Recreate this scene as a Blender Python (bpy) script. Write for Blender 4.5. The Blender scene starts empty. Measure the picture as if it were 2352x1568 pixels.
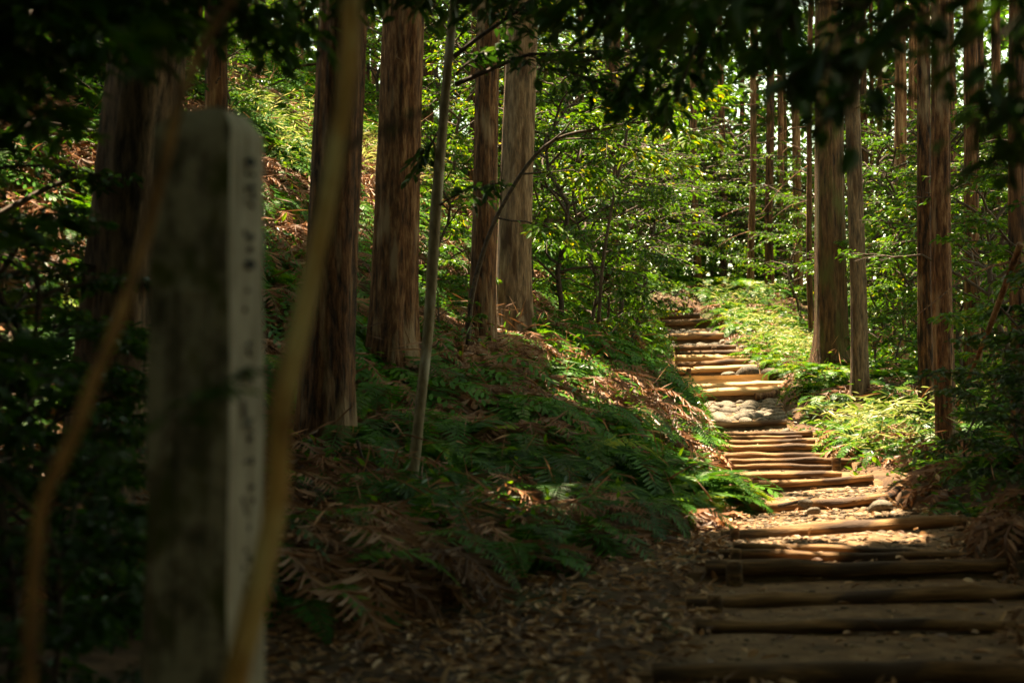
import bpy, math, random
import numpy as np
from mathutils import Vector, Matrix
R = math.radians
random.seed(7)
rng = np.random.default_rng(7)
sc = bpy.context.scene
C = sc.collection

# ------------------------------------------------------------------ camera, world, sun, exposure
CAM_H = 1.25
PITCH = R(2.3)
F = 3267.0                                   # focal length in pixels of a 2352 px wide picture (50 mm)
cd = bpy.data.cameras.new("camera")
cd.lens = 50; cd.sensor_width = 36; cd.clip_start = 0.05; cd.clip_end = 1000
cd.dof.use_dof = True; cd.dof.focus_distance = 19.0; cd.dof.aperture_fstop = 1.9
cam = bpy.data.objects.new("camera", cd); C.objects.link(cam)
cam.location = (0, 0, CAM_H); cam.rotation_euler = (math.pi/2 + PITCH, 0, 0)
sc.camera = cam

SUN = Vector((-0.10, 0.22, 0.96)).normalized()      # towards the sun: high, behind the hill to the left
w = bpy.data.worlds.new("World"); sc.world = w; w.use_nodes = True
nt = w.node_tree; bg = nt.nodes["Background"]
sky = nt.nodes.new("ShaderNodeTexSky"); sky.sky_type = 'NISHITA'; sky.sun_disc = False
sky.sun_elevation = math.asin(SUN.z); sky.sun_rotation = math.atan2(SUN.x, SUN.y)
tint = nt.nodes.new("ShaderNodeMix"); tint.data_type = 'RGBA'; tint.blend_type = 'MULTIPLY'; tint.inputs[0].default_value = 1
tint.inputs[7].default_value = (1.0, .80, .42, 1)        # warm white balance put into the sky colour
nt.links.new(sky.outputs[0], tint.inputs[6]); nt.links.new(tint.outputs[2], bg.inputs[0]); bg.inputs[1].default_value = 0.15
sd = bpy.data.lights.new("sun", 'SUN'); sd.energy = 5.0; sd.angle = R(0.55); sd.color = (1.0, 0.82, 0.56)
so = bpy.data.objects.new("sun", sd); C.objects.link(so)
so.rotation_euler = (-SUN).to_track_quat('-Z', 'Y').to_euler(); so.location = SUN*60
sc.view_settings.view_transform = 'Standard'; sc.view_settings.look = 'None'
sc.view_settings.exposure = 2.8; sc.view_settings.gamma = 1
sc.render.engine = 'CYCLES'
sc.cycles.max_bounces = 6; sc.cycles.diffuse_bounces = 4; sc.cycles.glossy_bounces = 2
sc.cycles.transmission_bounces = 3; sc.cycles.transparent_max_bounces = 4
sc.cycles.sample_clamp_indirect = 4
sc.cycles.use_denoising = True

# ------------------------------------------------------------------ helpers
def at(px, py, d):
    """world point that stands d metres ahead and is seen at (px, py) of the 2352 x 1568 photograph"""
    xc, yc = (px-1176)/F, (784-py)/F
    dy = math.cos(PITCH) - yc*math.sin(PITCH); dz = math.sin(PITCH) + yc*math.cos(PITCH)
    return np.array((xc/dy*d, d, CAM_H + dz/dy*d))

def proj(P):
    P = np.atleast_2d(P); q = P - np.array((0, 0, CAM_H))
    f = q[:, 1]*math.cos(PITCH) + q[:, 2]*math.sin(PITCH)
    u = -q[:, 1]*math.sin(PITCH) + q[:, 2]*math.cos(PITCH)
    f = np.where(f < .05, .05, f)
    return 1176 + F*q[:, 0]/f, 784 - F*u/f, q[:, 1]

def tag(o, label=None, cat=None, group=None, kind=None):
    if label: o['label'] = label
    if cat: o['category'] = cat
    if group: o['group'] = group
    if kind: o['kind'] = kind
    return o

def empty(name, loc, rz=0):
    o = bpy.data.objects.new(name, None); C.objects.link(o)
    o.location = Vector(loc); o.rotation_euler = (0, 0, rz); o.empty_display_size = .1
    return o

class MB:
    """collects vertices, quads and a per-vertex variation value"""
    def __init__(s): s.V = []; s.Q = []; s.A = []; s.n = 0
    def add(s, V, Q, a=None):
        V = np.asarray(V, float); Q = np.asarray(Q, int)
        s.V.append(V); s.Q.append(Q + s.n)
        s.A.append(np.full(len(V), .5) if a is None else np.broadcast_to(np.asarray(a, float), (len(V),)))
        s.n += len(V)
    def arr(s):
        if not s.V: return np.zeros((0, 3)), np.zeros((0, 4), int), np.zeros(0)
        return np.concatenate(s.V), np.concatenate(s.Q), np.concatenate(s.A)

def mesh_np(name, V, Q, A=None, mat=None, smooth=True):
    me = bpy.data.meshes.new(name)
    nv, nq = len(V), len(Q)
    me.vertices.add(nv); me.vertices.foreach_set('co', np.ascontiguousarray(V, np.float32).ravel())
    me.loops.add(nq*4); me.loops.foreach_set('vertex_index', np.ascontiguousarray(Q, np.int32).ravel())
    me.polygons.add(nq); me.polygons.foreach_set('loop_start', np.arange(0, nq*4, 4, dtype=np.int32))
    me.polygons.foreach_set('use_smooth', np.full(nq, smooth))
    me.update(calc_edges=True); me.validate()
    if A is not None:
        at_ = me.attributes.new('var', 'FLOAT', 'POINT')
        at_.data.foreach_set('value', np.ascontiguousarray(A, np.float32))
    if mat: me.materials.append(mat)
    return me

def obj(name, mb, mat, parent=None, origin=None, smooth=True):
    V, Q, A = mb.arr() if isinstance(mb, MB) else mb
    if origin is not None: V = V - np.asarray(origin)
    o = bpy.data.objects.new(name, mesh_np(name, V, Q, A, mat, smooth)); C.objects.link(o)
    if parent: o.parent = parent
    elif origin is not None: o.location = Vector(origin)
    return o

def nrm(a): return a/np.maximum(np.linalg.norm(a, axis=-1, keepdims=True), 1e-9)

def leaves(P, D, N, L, W, fold=.18):
    """n lance-shaped leaves, two quads each"""
    P, D, N = np.atleast_2d(P), nrm(np.atleast_2d(D)), np.atleast_2d(N)
    n = len(P); L = np.broadcast_to(L, (n,))[:, None]; W = np.broadcast_to(W, (n,))[:, None]
    S = nrm(np.cross(D, N)); N = np.cross(S, D)
    up = N*fold*W
    V = np.stack([P, P+D*L*.34+S*W*.5+up, P+D*L*.7+S*W*.38+up, P+D*L-N*L*.06,
                  P+D*L*.7-S*W*.38+up, P+D*L*.34-S*W*.5+up], 1).reshape(-1, 3)
    b = (np.arange(n)*6)[:, None]
    Q = np.concatenate([b+np.array([0, 1, 2, 3]), b+np.array([0, 3, 4, 5])])
    return V, Q

def frames(P):
    T = np.gradient(P, axis=0); T = nrm(T)
    ref = np.array((0, 0, 1.0)) if abs(T[0, 2]) < .8 else np.array((1.0, 0, 0))
    A = nrm(np.cross(T, ref)); B = np.cross(A, T)
    return T, A, B

def tube(P, rad, n=8, rough=None, cap=True):
    """tube along P; rough(theta, i) multiplies the radius"""
    P = np.asarray(P, float); m = len(P); rad = np.broadcast_to(rad, (m,))
    T, A, B = frames(P)
    th = np.arange(n)/n*2*math.pi
    rr = rad[:, None]*np.ones(n)
    if rough is not None: rr = rr*rough
    V = P[:, None, :] + rr[..., None]*(np.cos(th)[None, :, None]*A[:, None, :] + np.sin(th)[None, :, None]*B[:, None, :])
    i = np.arange(m-1)[:, None]*n; j = np.arange(n)[None, :]; k = (j+1) % n
    Q = np.stack([i+j, i+k, i+n+k, i+n+j], -1).reshape(-1, 4)
    Qs = [Q]
    if cap and n % 2 == 0 and n >= 4:
        q = []
        for s in range(n//2-1):
            a, b_, c, d = (n-s) % n, s+1, s+2, n-s-1
            q.append((a, b_, c, d))
        q = np.array(q); Qs += [q[:, ::-1], q + (m-1)*n]
    return V.reshape(-1, 3), np.concatenate(Qs)

def cubesphere(k, amp, seed):
    r = np.random.default_rng(seed)
    g = np.linspace(-1, 1, k+1)
    V = []; Q = []
    for ax in range(3):
        for s in (-1, 1):
            u, v = np.meshgrid(g, g, indexing='ij')
            p = np.zeros((k+1, k+1, 3)); p[..., ax] = s; p[..., (ax+1) % 3] = u; p[..., (ax+2) % 3] = v*s
            b = len(V)*(k+1)**2
            V.append(p.reshape(-1, 3))
            i, j = np.meshgrid(np.arange(k), np.arange(k), indexing='ij'); c = (i*(k+1)+j).ravel()+b
            Q.append(np.stack([c, c+k+1, c+k+2, c+1], -1))
    V = nrm(np.concatenate(V))
    d = np.ones(len(V))
    for _ in range(7):
        a = nrm(r.normal(size=3)); d += amp*np.sin(V@a*r.uniform(1.5, 4)+r.uniform(0, 6))*.5
    V = np.sign(V)*np.abs(V)**.9
    return V*d[:, None], np.concatenate(Q)

def noise1(n, k, seed):
    r = np.random.default_rng(seed); x = np.linspace(0, 1, n); y = np.zeros(n)
    for q in range(1, k+1): y += np.sin(x*q*6.283*r.uniform(.6, 1.3)+r.uniform(0, 6.28))/q**.8
    return y

def n2(x, y, s=1.0, seed=0):
    r = np.random.default_rng(seed+100); out = 0
    for q in range(6):
        a = r.uniform(0, 6.28); f = s*r.uniform(.5, 2.2); out = out + np.sin((x*math.cos(a)+y*math.sin(a))*f+r.uniform(0, 6.28))
    return out/6

# ------------------------------------------------------------------ materials
def mat(name):
    m = bpy.data.materials.new(name); m.use_nodes = True
    m.node_tree.nodes.clear()
    return m, m.node_tree.nodes, m.node_tree.links

def ramp(N, stops):
    r = N.new("ShaderNodeValToRGB"); e = r.color_ramp.elements
    while len(e) < len(stops): e.new(.5)
    for k, (p, c) in enumerate(stops): e[k].position = p; e[k].color = (*c, 1)
    return r

def leaf_mat(name, stops, trans=.4, gloss=.10, rough=.35, tcol=(1.25, 1.2, .45)):
    m, N, L = mat(name)
    a = N.new("ShaderNodeAttribute"); a.attribute_name = 'var'
    oi = N.new("ShaderNodeObjectInfo")
    mx = N.new("ShaderNodeMath"); mx.operation = 'MULTIPLY_ADD'; mx.inputs[1].default_value = .35; mx.inputs[2].default_value = -.17
    L.new(oi.outputs['Random'], mx.inputs[0])
    ad = N.new("ShaderNodeMath"); ad.operation = 'ADD'; ad.use_clamp = True
    L.new(a.outputs['Fac'], ad.inputs[0]); L.new(mx.outputs[0], ad.inputs[1])
    r = ramp(N, stops); L.new(ad.outputs[0], r.inputs[0])
    d = N.new("ShaderNodeBsdfDiffuse"); L.new(r.outputs[0], d.inputs[0])
    t = N.new("ShaderNodeBsdfTranslucent")
    tm = N.new("ShaderNodeMix"); tm.data_type = 'RGBA'; tm.blend_type = 'MULTIPLY'; tm.inputs[0].default_value = 1
    L.new(r.outputs[0], tm.inputs[6]); tm.inputs[7].default_value = (*tcol, 1); L.new(tm.outputs[2], t.inputs[0])
    m1 = N.new("ShaderNodeMixShader"); m1.inputs[0].default_value = trans
    L.new(d.outputs[0], m1.inputs[1]); L.new(t.outputs[0], m1.inputs[2])
    g = N.new("ShaderNodeBsdfGlossy"); g.inputs['Roughness'].default_value = rough; g.inputs[0].default_value = (1, 1, 1, 1)
    m2 = N.new("ShaderNodeMixShader"); m2.inputs[0].default_value = gloss
    L.new(m1.outputs[0], m2.inputs[1]); L.new(g.outputs[0], m2.inputs[2])
    o = N.new("ShaderNodeOutputMaterial"); L.new(m2.outputs[0], o.inputs[0])
    return m

def solid_mat(name, stops, scale=(8, 8, 8), detail=6, rough=.85, bump=.4, dist=.02, spot=None, coord='Object', varmix=0):
    m, N, L = mat(name)
    tc = N.new("ShaderNodeTexCoord"); mp = N.new("ShaderNodeMapping"); mp.inputs['Scale'].default_value = scale
    L.new(tc.outputs[coord], mp.inputs[0])
    n = N.new("ShaderNodeTexNoise"); n.inputs['Scale'].default_value = 1; n.inputs['Detail'].default_value = detail
    n.inputs['Roughness'].default_value = .65
    L.new(mp.outputs[0], n.inputs[0])
    r = ramp(N, stops)
    src = n.outputs['Fac']
    oi = N.new("ShaderNodeObjectInfo")
    mm = N.new("ShaderNodeMath"); mm.operation = 'MULTIPLY_ADD'; mm.inputs[1].default_value = .16; mm.inputs[2].default_value = -.08
    L.new(oi.outputs['Random'], mm.inputs[0])
    ad = N.new("ShaderNodeMath"); ad.operation = 'ADD'; L.new(src, ad.inputs[0]); L.new(mm.outputs[0], ad.inputs[1]); src = ad.outputs[0]
    if varmix:
        a = N.new("ShaderNodeAttribute"); a.attribute_name = 'var'
        m3 = N.new("ShaderNodeMath"); m3.operation = 'MULTIPLY_ADD'; m3.inputs[1].default_value = varmix; m3.inputs[2].default_value = -varmix/2
        L.new(a.outputs['Fac'], m3.inputs[0])
        a2 = N.new("ShaderNodeMath"); a2.operation = 'ADD'; L.new(src, a2.inputs[0]); L.new(m3.outputs[0], a2.inputs[1]); src = a2.outputs[0]
    L.new(src, r.inputs[0]); col = r.outputs[0]
    if spot:
        sc_, lo, hi, c = spot
        m2 = N.new("ShaderNodeMapping"); m2.inputs['Scale'].default_value = sc_; L.new(tc.outputs[coord], m2.inputs[0])
        k = N.new("ShaderNodeTexNoise"); k.inputs['Scale'].default_value = 1; k.inputs['Detail'].default_value = 5
        L.new(m2.outputs[0], k.inputs[0])
        kr = ramp(N, [(lo, (0, 0, 0)), (hi, (1, 1, 1))]); L.new(k.outputs['Fac'], kr.inputs[0])
        mi = N.new("ShaderNodeMix"); mi.data_type = 'RGBA'; L.new(kr.outputs[0], mi.inputs[0])
        L.new(col, mi.inputs[6]); mi.inputs[7].default_value = (*c, 1); col = mi.outputs[2]
    p = N.new("ShaderNodeBsdfPrincipled"); L.new(col, p.inputs['Base Color']); p.inputs['Roughness'].default_value = rough
    p.inputs['Specular IOR Level'].default_value = .3
    if bump:
        b = N.new("ShaderNodeBump"); b.inputs['Strength'].default_value = bump; b.inputs['Distance'].default_value = dist
        L.new(n.outputs['Fac'], b.inputs['Height']); L.new(b.outputs[0], p.inputs['Normal'])
    o = N.new("ShaderNodeOutputMaterial"); L.new(p.outputs[0], o.inputs[0])
    return m

M = {}
M['fern'] = leaf_mat('fern_green', [(0, (.016, .055, .006)), (.45, (.036, .125, .009)), (.8, (.085, .2, .01)), (1, (.2, .26, .012))], .45, .02, .4, (1.6, 1.2, .25))
M['fern_dry'] = leaf_mat('fern_brown', [(0, (.07, .028, .009)), (.5, (.2, .088, .034)), (1, (.38, .2, .1))], .25, .03, .5, (1.1, .9, .6))
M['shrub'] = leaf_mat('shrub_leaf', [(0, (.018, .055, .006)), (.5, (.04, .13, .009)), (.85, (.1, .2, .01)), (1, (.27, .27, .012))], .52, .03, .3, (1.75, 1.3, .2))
M['dark_leaf'] = leaf_mat('shaded_leaf', [(0, (.01, .03, .005)), (.7, (.026, .075, .009)), (1, (.08, .15, .012))], .42, .03, .35)  # darker twin of the shrub leaf: shade of edge and silhouetted foliage in its colour
M['cedar'] = leaf_mat('cedar_needles', [(0, (.012, .035, .01)), (.6, (.025, .07, .015)), (1, (.06, .1, .02))], .25, .04, .5)
M['litter'] = leaf_mat('dead_leaves', [(0, (.09, .04, .015)), (.4, (.24, .12, .05)), (.75, (.44, .25, .115)), (1, (.62, .43, .25))], .15, .05, .45, (1, .9, .7))
BARK = [(.36, (.012, .005, .002)), (.45, (.065, .027, .011)), (.55, (.135, .057, .021)), (.68, (.27, .15, .072))]
M['bark'] = solid_mat('cedar_bark', BARK, (26, 26, 4.5), 12, .9, 1.0, .06, ((7, 7, 1.3), .55, .66, (.26, .17, .1)))
M['bark_moss'] = solid_mat('mossy_cedar_bark', [(.34, (.012, .007, .003)), (.45, (.05, .024, .009)), (.58, (.1, .05, .019)), (.75, (.17, .1, .045))], (24, 24, 3), 10, .9, 1.0, .045, ((4, 4, 1.2), .5, .66, (.07, .065, .015)))
M['bark_grey'] = solid_mat('grey_cedar_bark', [(.34, (.03, .02, .012)), (.45, (.12, .08, .05)), (.57, (.21, .13, .074)), (.75, (.36, .25, .16))], (26, 26, 4.5), 12, .9, 1.0, .06, ((7, 7, 1.6), .54, .64, (.07, .035, .016)))
M['bark_far'] = solid_mat('cedar_bark_far', BARK, (18, 18, 2.2), 7, .9, .9, .05)
M['bark_pale'] = solid_mat('smooth_bark', [(.3, (.06, .045, .025)), (.5, (.14, .105, .055)), (.7, (.22, .17, .095))], (30, 30, 9), 5, .8, .3, .004, ((6, 6, 3), .55, .68, (.3, .27, .2)))
M['bark_pole'] = solid_mat('lichen_bark', [(.32, (.05, .026, .007)), (.5, (.2, .115, .028)), (.68, (.34, .21, .06))], (9, 9, 6), 6, .8, .4, .005, ((5, 5, 3.6), .5, .6, (.4, .32, .13)))
M['bark_pole_dark'] = solid_mat('brown_smooth_bark', [(.3, (.06, .03, .009)), (.5, (.2, .105, .028)), (.7, (.36, .21, .065))], (30, 30, 8), 6, .8, .4, .005, ((7, 7, 3), .55, .68, (.03, .018, .008)))
M['twig'] = solid_mat('twig_bark', [(.3, (.02, .014, .01)), (.7, (.09, .06, .04))], (30, 30, 30), 3, .9, 0)
M['log'] = solid_mat('log_wood', [(.3, (.03, .015, .006)), (.46, (.13, .07, .028)), (.6, (.27, .15, .06)), (.8, (.4, .25, .12))], (1.6, 34, 34), 9, .85, .9, .02, ((1.6, 7, 7), .56, .66, (.06, .035, .02)))
M['log_new'] = solid_mat('fresh_timber', [(.3, (.3, .17, .06)), (.5, (.5, .31, .13)), (.75, (.62, .42, .2))], (.8, 16, 16), 6, .7, .25, .006, ((3, 22, 22), .66, .72, (.12, .06, .03)))
M['earth'] = solid_mat('packed_earth', [(.3, (.06, .032, .013)), (.5, (.14, .078, .034)), (.7, (.23, .14, .068))], (7, 7, 7), 9, .95, .8, .03)
M['soil'] = solid_mat('forest_soil', [(.3, (.022, .011, .005)), (.5, (.065, .034, .016)), (.7, (.13, .07, .033))], (5, 5, 5), 9, .95, .9, .05, ((.8, .8, .8), .54, .66, (.035, .05, .01)))
M['stone'] = solid_mat('river_stone', [(.32, (.035, .027, .019)), (.5, (.1, .08, .056)), (.68, (.19, .155, .112))], (5, 5, 5), 7, .8, .3, .01, ((7, 7, 7), .6, .7, (.12, .11, .05)))
M['gravel'] = solid_mat('gravel_stone', [(.3, (.07, .046, .025)), (.5, (.15, .1, .056)), (.7, (.27, .19, .115))], (9, 9, 9), 4, .85, .2, .01, varmix=.5)
M['post_front'] = solid_mat('shaded_lichen_granite', [(.34, (.022, .02, .009)), (.5, (.09, .08, .052)), (.64, (.21, .19, .13))], (11, 11, 8), 9, .95, 1.0, .012, ((7, 7, 5), .52, .62, (.05, .055, .012)))  # front face: its shade is put into the colour, besides the lichen
M['post_side'] = solid_mat('lit_granite', [(.32, (.16, .14, .11)), (.5, (.33, .295, .235)), (.68, (.44, .4, .33))], (26, 26, 5), 9, .9, .7, .006, ((22, 22, 2.2), .54, .7, (.16, .14, .09)))  # side face: lighter stone colour for the light it catches
M['ink'] = solid_mat('black_ink', [(.3, (.012, .012, .012)), (.7, (.03, .03, .03))], (9, 9, 9), 2, .8, 0)
M['ink_faded'] = solid_mat('faded_ink', [(.3, (.06, .058, .05)), (.7, (.13, .12, .105))], (60, 60, 60), 2, .8, 0)

# ------------------------------------------------------------------ the steps: (d, x-left px, y-left px, x-right px, y-right px, thickness px, kind)
STEPS = [
 (6.0, 1500, 1532, 2420, 1534, 50, 'log'), (7.0, 1600, 1428, 2330, 1428, 28, 'log'), (7.65, 1575, 1372, 2390, 1352, 32, 'log'),
 (8.4, 1622, 1297, 2310, 1290, 32, 'log'), (8.95, 1650, 1268, 2205, 1272, 20, 'log'), (10.2, 1655, 1222, 2215, 1190, 30, 'log'),
 (12.0, 1680, 1160, 2040, 1141, 21, 'log'), (13.6, 1690, 1112, 2005, 1093, 16, 'log'), (14.3, 1640, 1089, 1932, 1085, 14, 'log'),
 (15.2, 1640, 1056, 1955, 1054, 15, 'log'), (15.8, 1640, 1044, 1906, 1041, 14, 'log'), (16.5, 1630, 1024, 1892, 1023, 13, 'log'),
 (17.1, 1630, 1013, 1872, 1011, 11, 'log'), (17.9, 1625, 997, 1866, 991, 14, 'log'), (19.2, 1615, 975, 1806, 966, 12, 'log'),
 (22.4, 1560, 905, 1787, 893, 15, 'log'), (23.0, 1560, 890, 1808, 882, 16, 'log'), (23.9, 1555, 873, 1765, 866, 14, 'beam'),
 (25.0, 1555, 850, 1738, 843, 12, 'log'), (26.0, 1555, 838, 1722, 828, 12, 'log'), (26.8, 1550, 822, 1712, 822, 14, 'log'),
 (27.6, 1555, 812, 1702, 808, 11, 'log'), (28.8, 1550, 799, 1690, 796, 10, 'log'), (31.0, 1535, 773, 1662, 770, 11, 'log'),
 (33.6, 1520, 741, 1640, 737, 10, 'log'), (34.4, 1515, 726, 1607, 723, 9, 'log'), (35.3, 1508, 714, 1602, 712, 10, 'log')]
SP = []
for (d, xl, yl, xr, yr, th, kd) in STEPS:
    SP.append((d, at(xl, yl, d), at(xr, yr, d), th/F*d*.5, kd))
dS = np.array([s[0] for s in SP])
def pl(a, key): return np.interp(a, dS, [key(s) for s in SP])
def pathx(y): return pl(y, lambda s: s[1][0]), pl(y, lambda s: s[2][0])
def pathz(y): return pl(y, lambda s: s[1][2]-.03), pl(y, lambda s: s[2][2]-.03)

# ------------------------------------------------------------------ terrain: a smooth sheet through measured points
CP = [(-3, 0, .15), (0, 0, 0), (3, 0, .05), (-3, 4, .3), (0, 4, .03), (1.5, 4.8, .05), (3.3, 4.8, .1), (-1.3, 3, .15), (5, 2, .3), (6, 6, .6), (8, 9, .8),
      (10, 15, 1.1), (12, 25, 1.4), (14, 40, 1.6), (9, 42, 2.8), (5, 52, 5.2), (-2, 47, 8.5), (-10, 30, 10.5), (-12, 15, 7.5), (-8, 8, 3.2), (-6, 4, 1.6), (-6, -3, 1.0), (7, 31, 2.2), (15, 10, .6), (10, 55, 3)]
for px, py, d, dz in [(740, 1440, 7.2, 0), (1000, 1385, 7.8, 0), (1300, 1290, 9.1, 0), (1480, 1245, 10.1, 0), (740, 1080, 11, 0), (950, 1165, 10.2, 0),
      (900, 870, 13.5, 0), (1100, 800, 16, 0), (1190, 770, 17.5, 0), (250, 1190, 8.5, 0), (430, 1270, 7.8, 0), (1250, 1080, 12, 0), (1300, 1000, 13, 0),
      (1450, 950, 14.5, -.18), (1540, 930, 16.5, -.3), (1490, 800, 19.5, -.3), (1450, 745, 24, -.3), (1420, 725, 26, -.2), (1470, 690, 32, -.1), (1320, 720, 20, -.3),
      (1540, 1080, 13, -.17), (1620, 1180, 11.2, -.1), (1600, 1090, 14, -.25), (1560, 870, 20, -.3), (1510, 770, 25, -.25),
      (1050, 720, 18, -.2), (900, 500, 20, -.3), (640, 250, 20, -.4), (650, 500, 16, -.3), (150, 300, 14, -.3), (150, 650, 11, -.3), (90, 1000, 9, -.3),
      (980, 330, 25, -.3), (780, 250, 24, -.3), (1100, 450, 27, -.3), (1300, 480, 32, 0), (600, 120, 28, 0), (1300, 570, 27, -.3), (90, 20, 19, 0), (750, 800, 13, -.2),
      (1560, 650, 39, 0), (1700, 640, 38, -.2), (1770, 664, 37.5, 0), (1830, 800, 27, -.2), (1740, 730, 31.5, -.25), (1690, 690, 35.5, -.2), (1860, 690, 35, -.3),
      (1912, 842, 24, 0), (1975, 908, 20, 0), (2130, 960, 16.5, 0), (2172, 1022, 15, 0), (2060, 850, 25, 0), (2260, 960, 17, 0), (2300, 860, 25, 0),
      (2340, 1020, 11.5, -.1), (2345, 1150, 8.8, -.1), (2230, 1140, 11, -.1), (2060, 1075, 14, -.1), (1990, 980, 18, -.2), (1900, 960, 19.5, -.1), (1850, 890, 22.5, 0)]:
    p = at(px, py, d); CP.append((p[0], p[1], p[2]+dz))
for y in np.arange(6, 35.5, 1.3):
    xl, xr = pathx(y); zl, zr = pathz(y); CP += [(xl-.05, y, zl+.02), (xr+.05, y, zr+.02)]
CP = np.array(CP)
def U(r2): return r2*np.log(r2+1e-9)*.5
_n = len(CP); _d2 = ((CP[:, None, :2]-CP[None, :, :2])**2).sum(-1)
_K = np.zeros((_n+3, _n+3)); _K[:_n, :_n] = U(_d2)+np.eye(_n)*.06; _K[:_n, _n] = 1; _K[:_n, _n+1:] = CP[:, :2]; _K[_n:, :_n] = _K[:_n, _n:].T
_W = np.linalg.solve(_K, np.concatenate([CP[:, 2], np.zeros(3)]))
def H0(x, y):
    x = np.clip(np.atleast_1d(np.asarray(x, float)), -13, 15); y = np.clip(np.atleast_1d(np.asarray(y, float)), -4, 56)
    out = np.empty(x.shape)
    for s in range(0, len(x), 20000):
        a, b = x[s:s+20000], y[s:s+20000]
        r2 = (a[:, None]-CP[None, :, 0])**2+(b[:, None]-CP[None, :, 1])**2
        out[s:s+20000] = U(r2)@_W[:_n]+_W[_n]+_W[_n+1]*a+_W[_n+2]*b
    return np.clip(out, -1, 14)
def inpath(x, y, m=0.0):
    xl, xr = pathx(y); return (x > xl-m) & (x < xr+m) & (y > 5.8) & (y < 36)
def H(x, y):
    x = np.atleast_1d(np.asarray(x, float)); y = np.atleast_1d(np.asarray(y, float))
    xl, xr = pathx(y); e = np.minimum(np.minimum(x-xl, xr-x)+.12, np.minimum(y-5.7, 36-y))
    return H0(x, y)+.03*n2(x, y, 2.3, 1)+.015*n2(x, y, 7, 2)-.35*np.clip(e/.25, 0, 1)

def spread(segs):
    out = []
    for a, b, s in segs: out.append(np.arange(a, b, s))
    return np.concatenate(out+[np.array([segs[-1][1]])])
gx = spread([(-160, -40, 20), (-40, -14, 3), (-14, -5, .45), (-5, 7, .1), (7, 16, .45), (16, 40, 3), (40, 160, 20)])
gy = spread([(-160, -30, 20), (-30, -4, 2), (-4, 4, .4), (4, 24, .12), (24, 42, .2), (42, 60, .8), (60, 200, 14)])
X, Y = np.meshgrid(gx, gy, indexing='ij'); Z = H(X.ravel(), Y.ravel())
i, j = np.meshgrid(np.arange(len(gx)-1), np.arange(len(gy)-1), indexing='ij'); c = (i*len(gy)+j).ravel()
g = obj('ground', (np.stack([X.ravel(), Y.ravel(), Z], -1), np.stack([c, c+len(gy), c+len(gy)+1, c+1], -1), None), M['soil'])
tag(g, kind='structure')

# the trodden path: treads of packed earth with a riser under each log
mb = MB(); nc = 44; us = np.linspace(-.14, 1.14, nc); rows = []
def prow(d, zl, zr, xl, xr, amp):
    x = xl+(xr-xl)*us; z = zl+(zr-zl)*us + amp*n2(x*3, np.full(nc, d)*3, 2.5, 5) - np.clip(np.abs(us-.5)-.55, 0, 1)*.8
    rows.append(np.stack([x, np.full(nc, d), z], -1))
prow(5.2, .05, .05, SP[0][1][0], SP[0][2][0], .01)
for k, (d, a, b, r, kd) in enumerate(SP):
    prev = SP[k-1] if k else None
    rise = min(.17, max(.05, (a[2]-(prev[1][2] if prev else .03))*.85+.02))
    prow(d-.03, a[2]-rise-.01, b[2]-rise-.01, a[0], b[0], .006); prow(d+.005, a[2]-.05, b[2]-.05, a[0], b[0], .004)
    nx = SP[k+1] if k+1 < len(SP) else (d+1.6, a+np.array((-.6, 1.6, .25)), b+np.array((-.5, 1.6, .25)), r, kd)
    rise2 = min(.17, max(.05, (nx[1][2]-a[2])*.85+.02))
    for t in np.linspace(.06, .94, max(4, int((nx[0]-d)/.16))):
        prow(d+(nx[0]-d)*t, a[2]-.035+(nx[1][2]-rise2-a[2]+.035)*t, b[2]-.035+(nx[2][2]-rise2-b[2]+.035)*t,
             a[0]+(nx[1][0]-a[0])*t, b[0]+(nx[2][0]-b[0])*t, .014)
rows = np.array(rows); nr = len(rows)
i, j = np.meshgrid(np.arange(nr-1), np.arange(nc-1), indexing='ij'); c = (i*nc+j).ravel()
p_ = obj('path', (rows.reshape(-1, 3), np.stack([c, c+1, c+nc+1, c+nc], -1), None), M['earth']); tag(p_, kind='structure')
def surf(x, y):
    """height of whatever one treads on"""
    x = np.atleast_1d(x); y = np.atleast_1d(y); z = H(x, y)
    ry = rows[:, 0, 1]; k = np.clip(np.searchsorted(ry, y)-1, 0, nr-2)
    for n_ in range(len(x)):
        if inpath(x[n_], y[n_], .2):
            z[n_] = max(z[n_], np.interp(x[n_], rows[k[n_], :, 0], rows[k[n_], :, 2]))
    return z

# ------------------------------------------------------------------ logs, stakes, planks
ORD = ['lowest', 'second', 'third', 'fourth', 'fifth', 'sixth', 'seventh', 'eighth', 'ninth', 'tenth', 'eleventh', 'twelfth', 'thirteenth', 'fourteenth', 'fifteenth',
       'sixteenth', 'seventeenth', 'eighteenth', 'nineteenth', 'twentieth', 'twenty-first', 'twenty-second', 'twenty-third', 'twenty-fourth', 'twenty-fifth', 'twenty-sixth', 'topmost']
LOOK = {0: 'thick dark log in deep shade at the very bottom of the picture', 1: 'thin shaded log half sunk in earth, second from the bottom', 2: 'long shaded log with a stake at its left end, third from the bottom',
        3: 'thick grey log above a tall earth riser, stake in front', 4: 'knotty split log just behind the stake, below the gravel landing', 5: 'long sunlit log sloping up to the right between two gravel landings',
        6: 'log tilting up to the right above the lower gravel landing', 7: 'bowed log rising to the right below the mossy bank', 14: 'short split log directly below the cobble landing',
        15: 'thick log lying directly above the cobble landing', 16: 'thick log pegged at its right end, above the cobble landing', 17: 'pair of square yellow timbers on edge, the only sawn step',
        23: 'log with river stones laid right above and below it', 26: 'topmost log where the stairs end below the bushes', 25: 'second log from the top of the stairs'}
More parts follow.
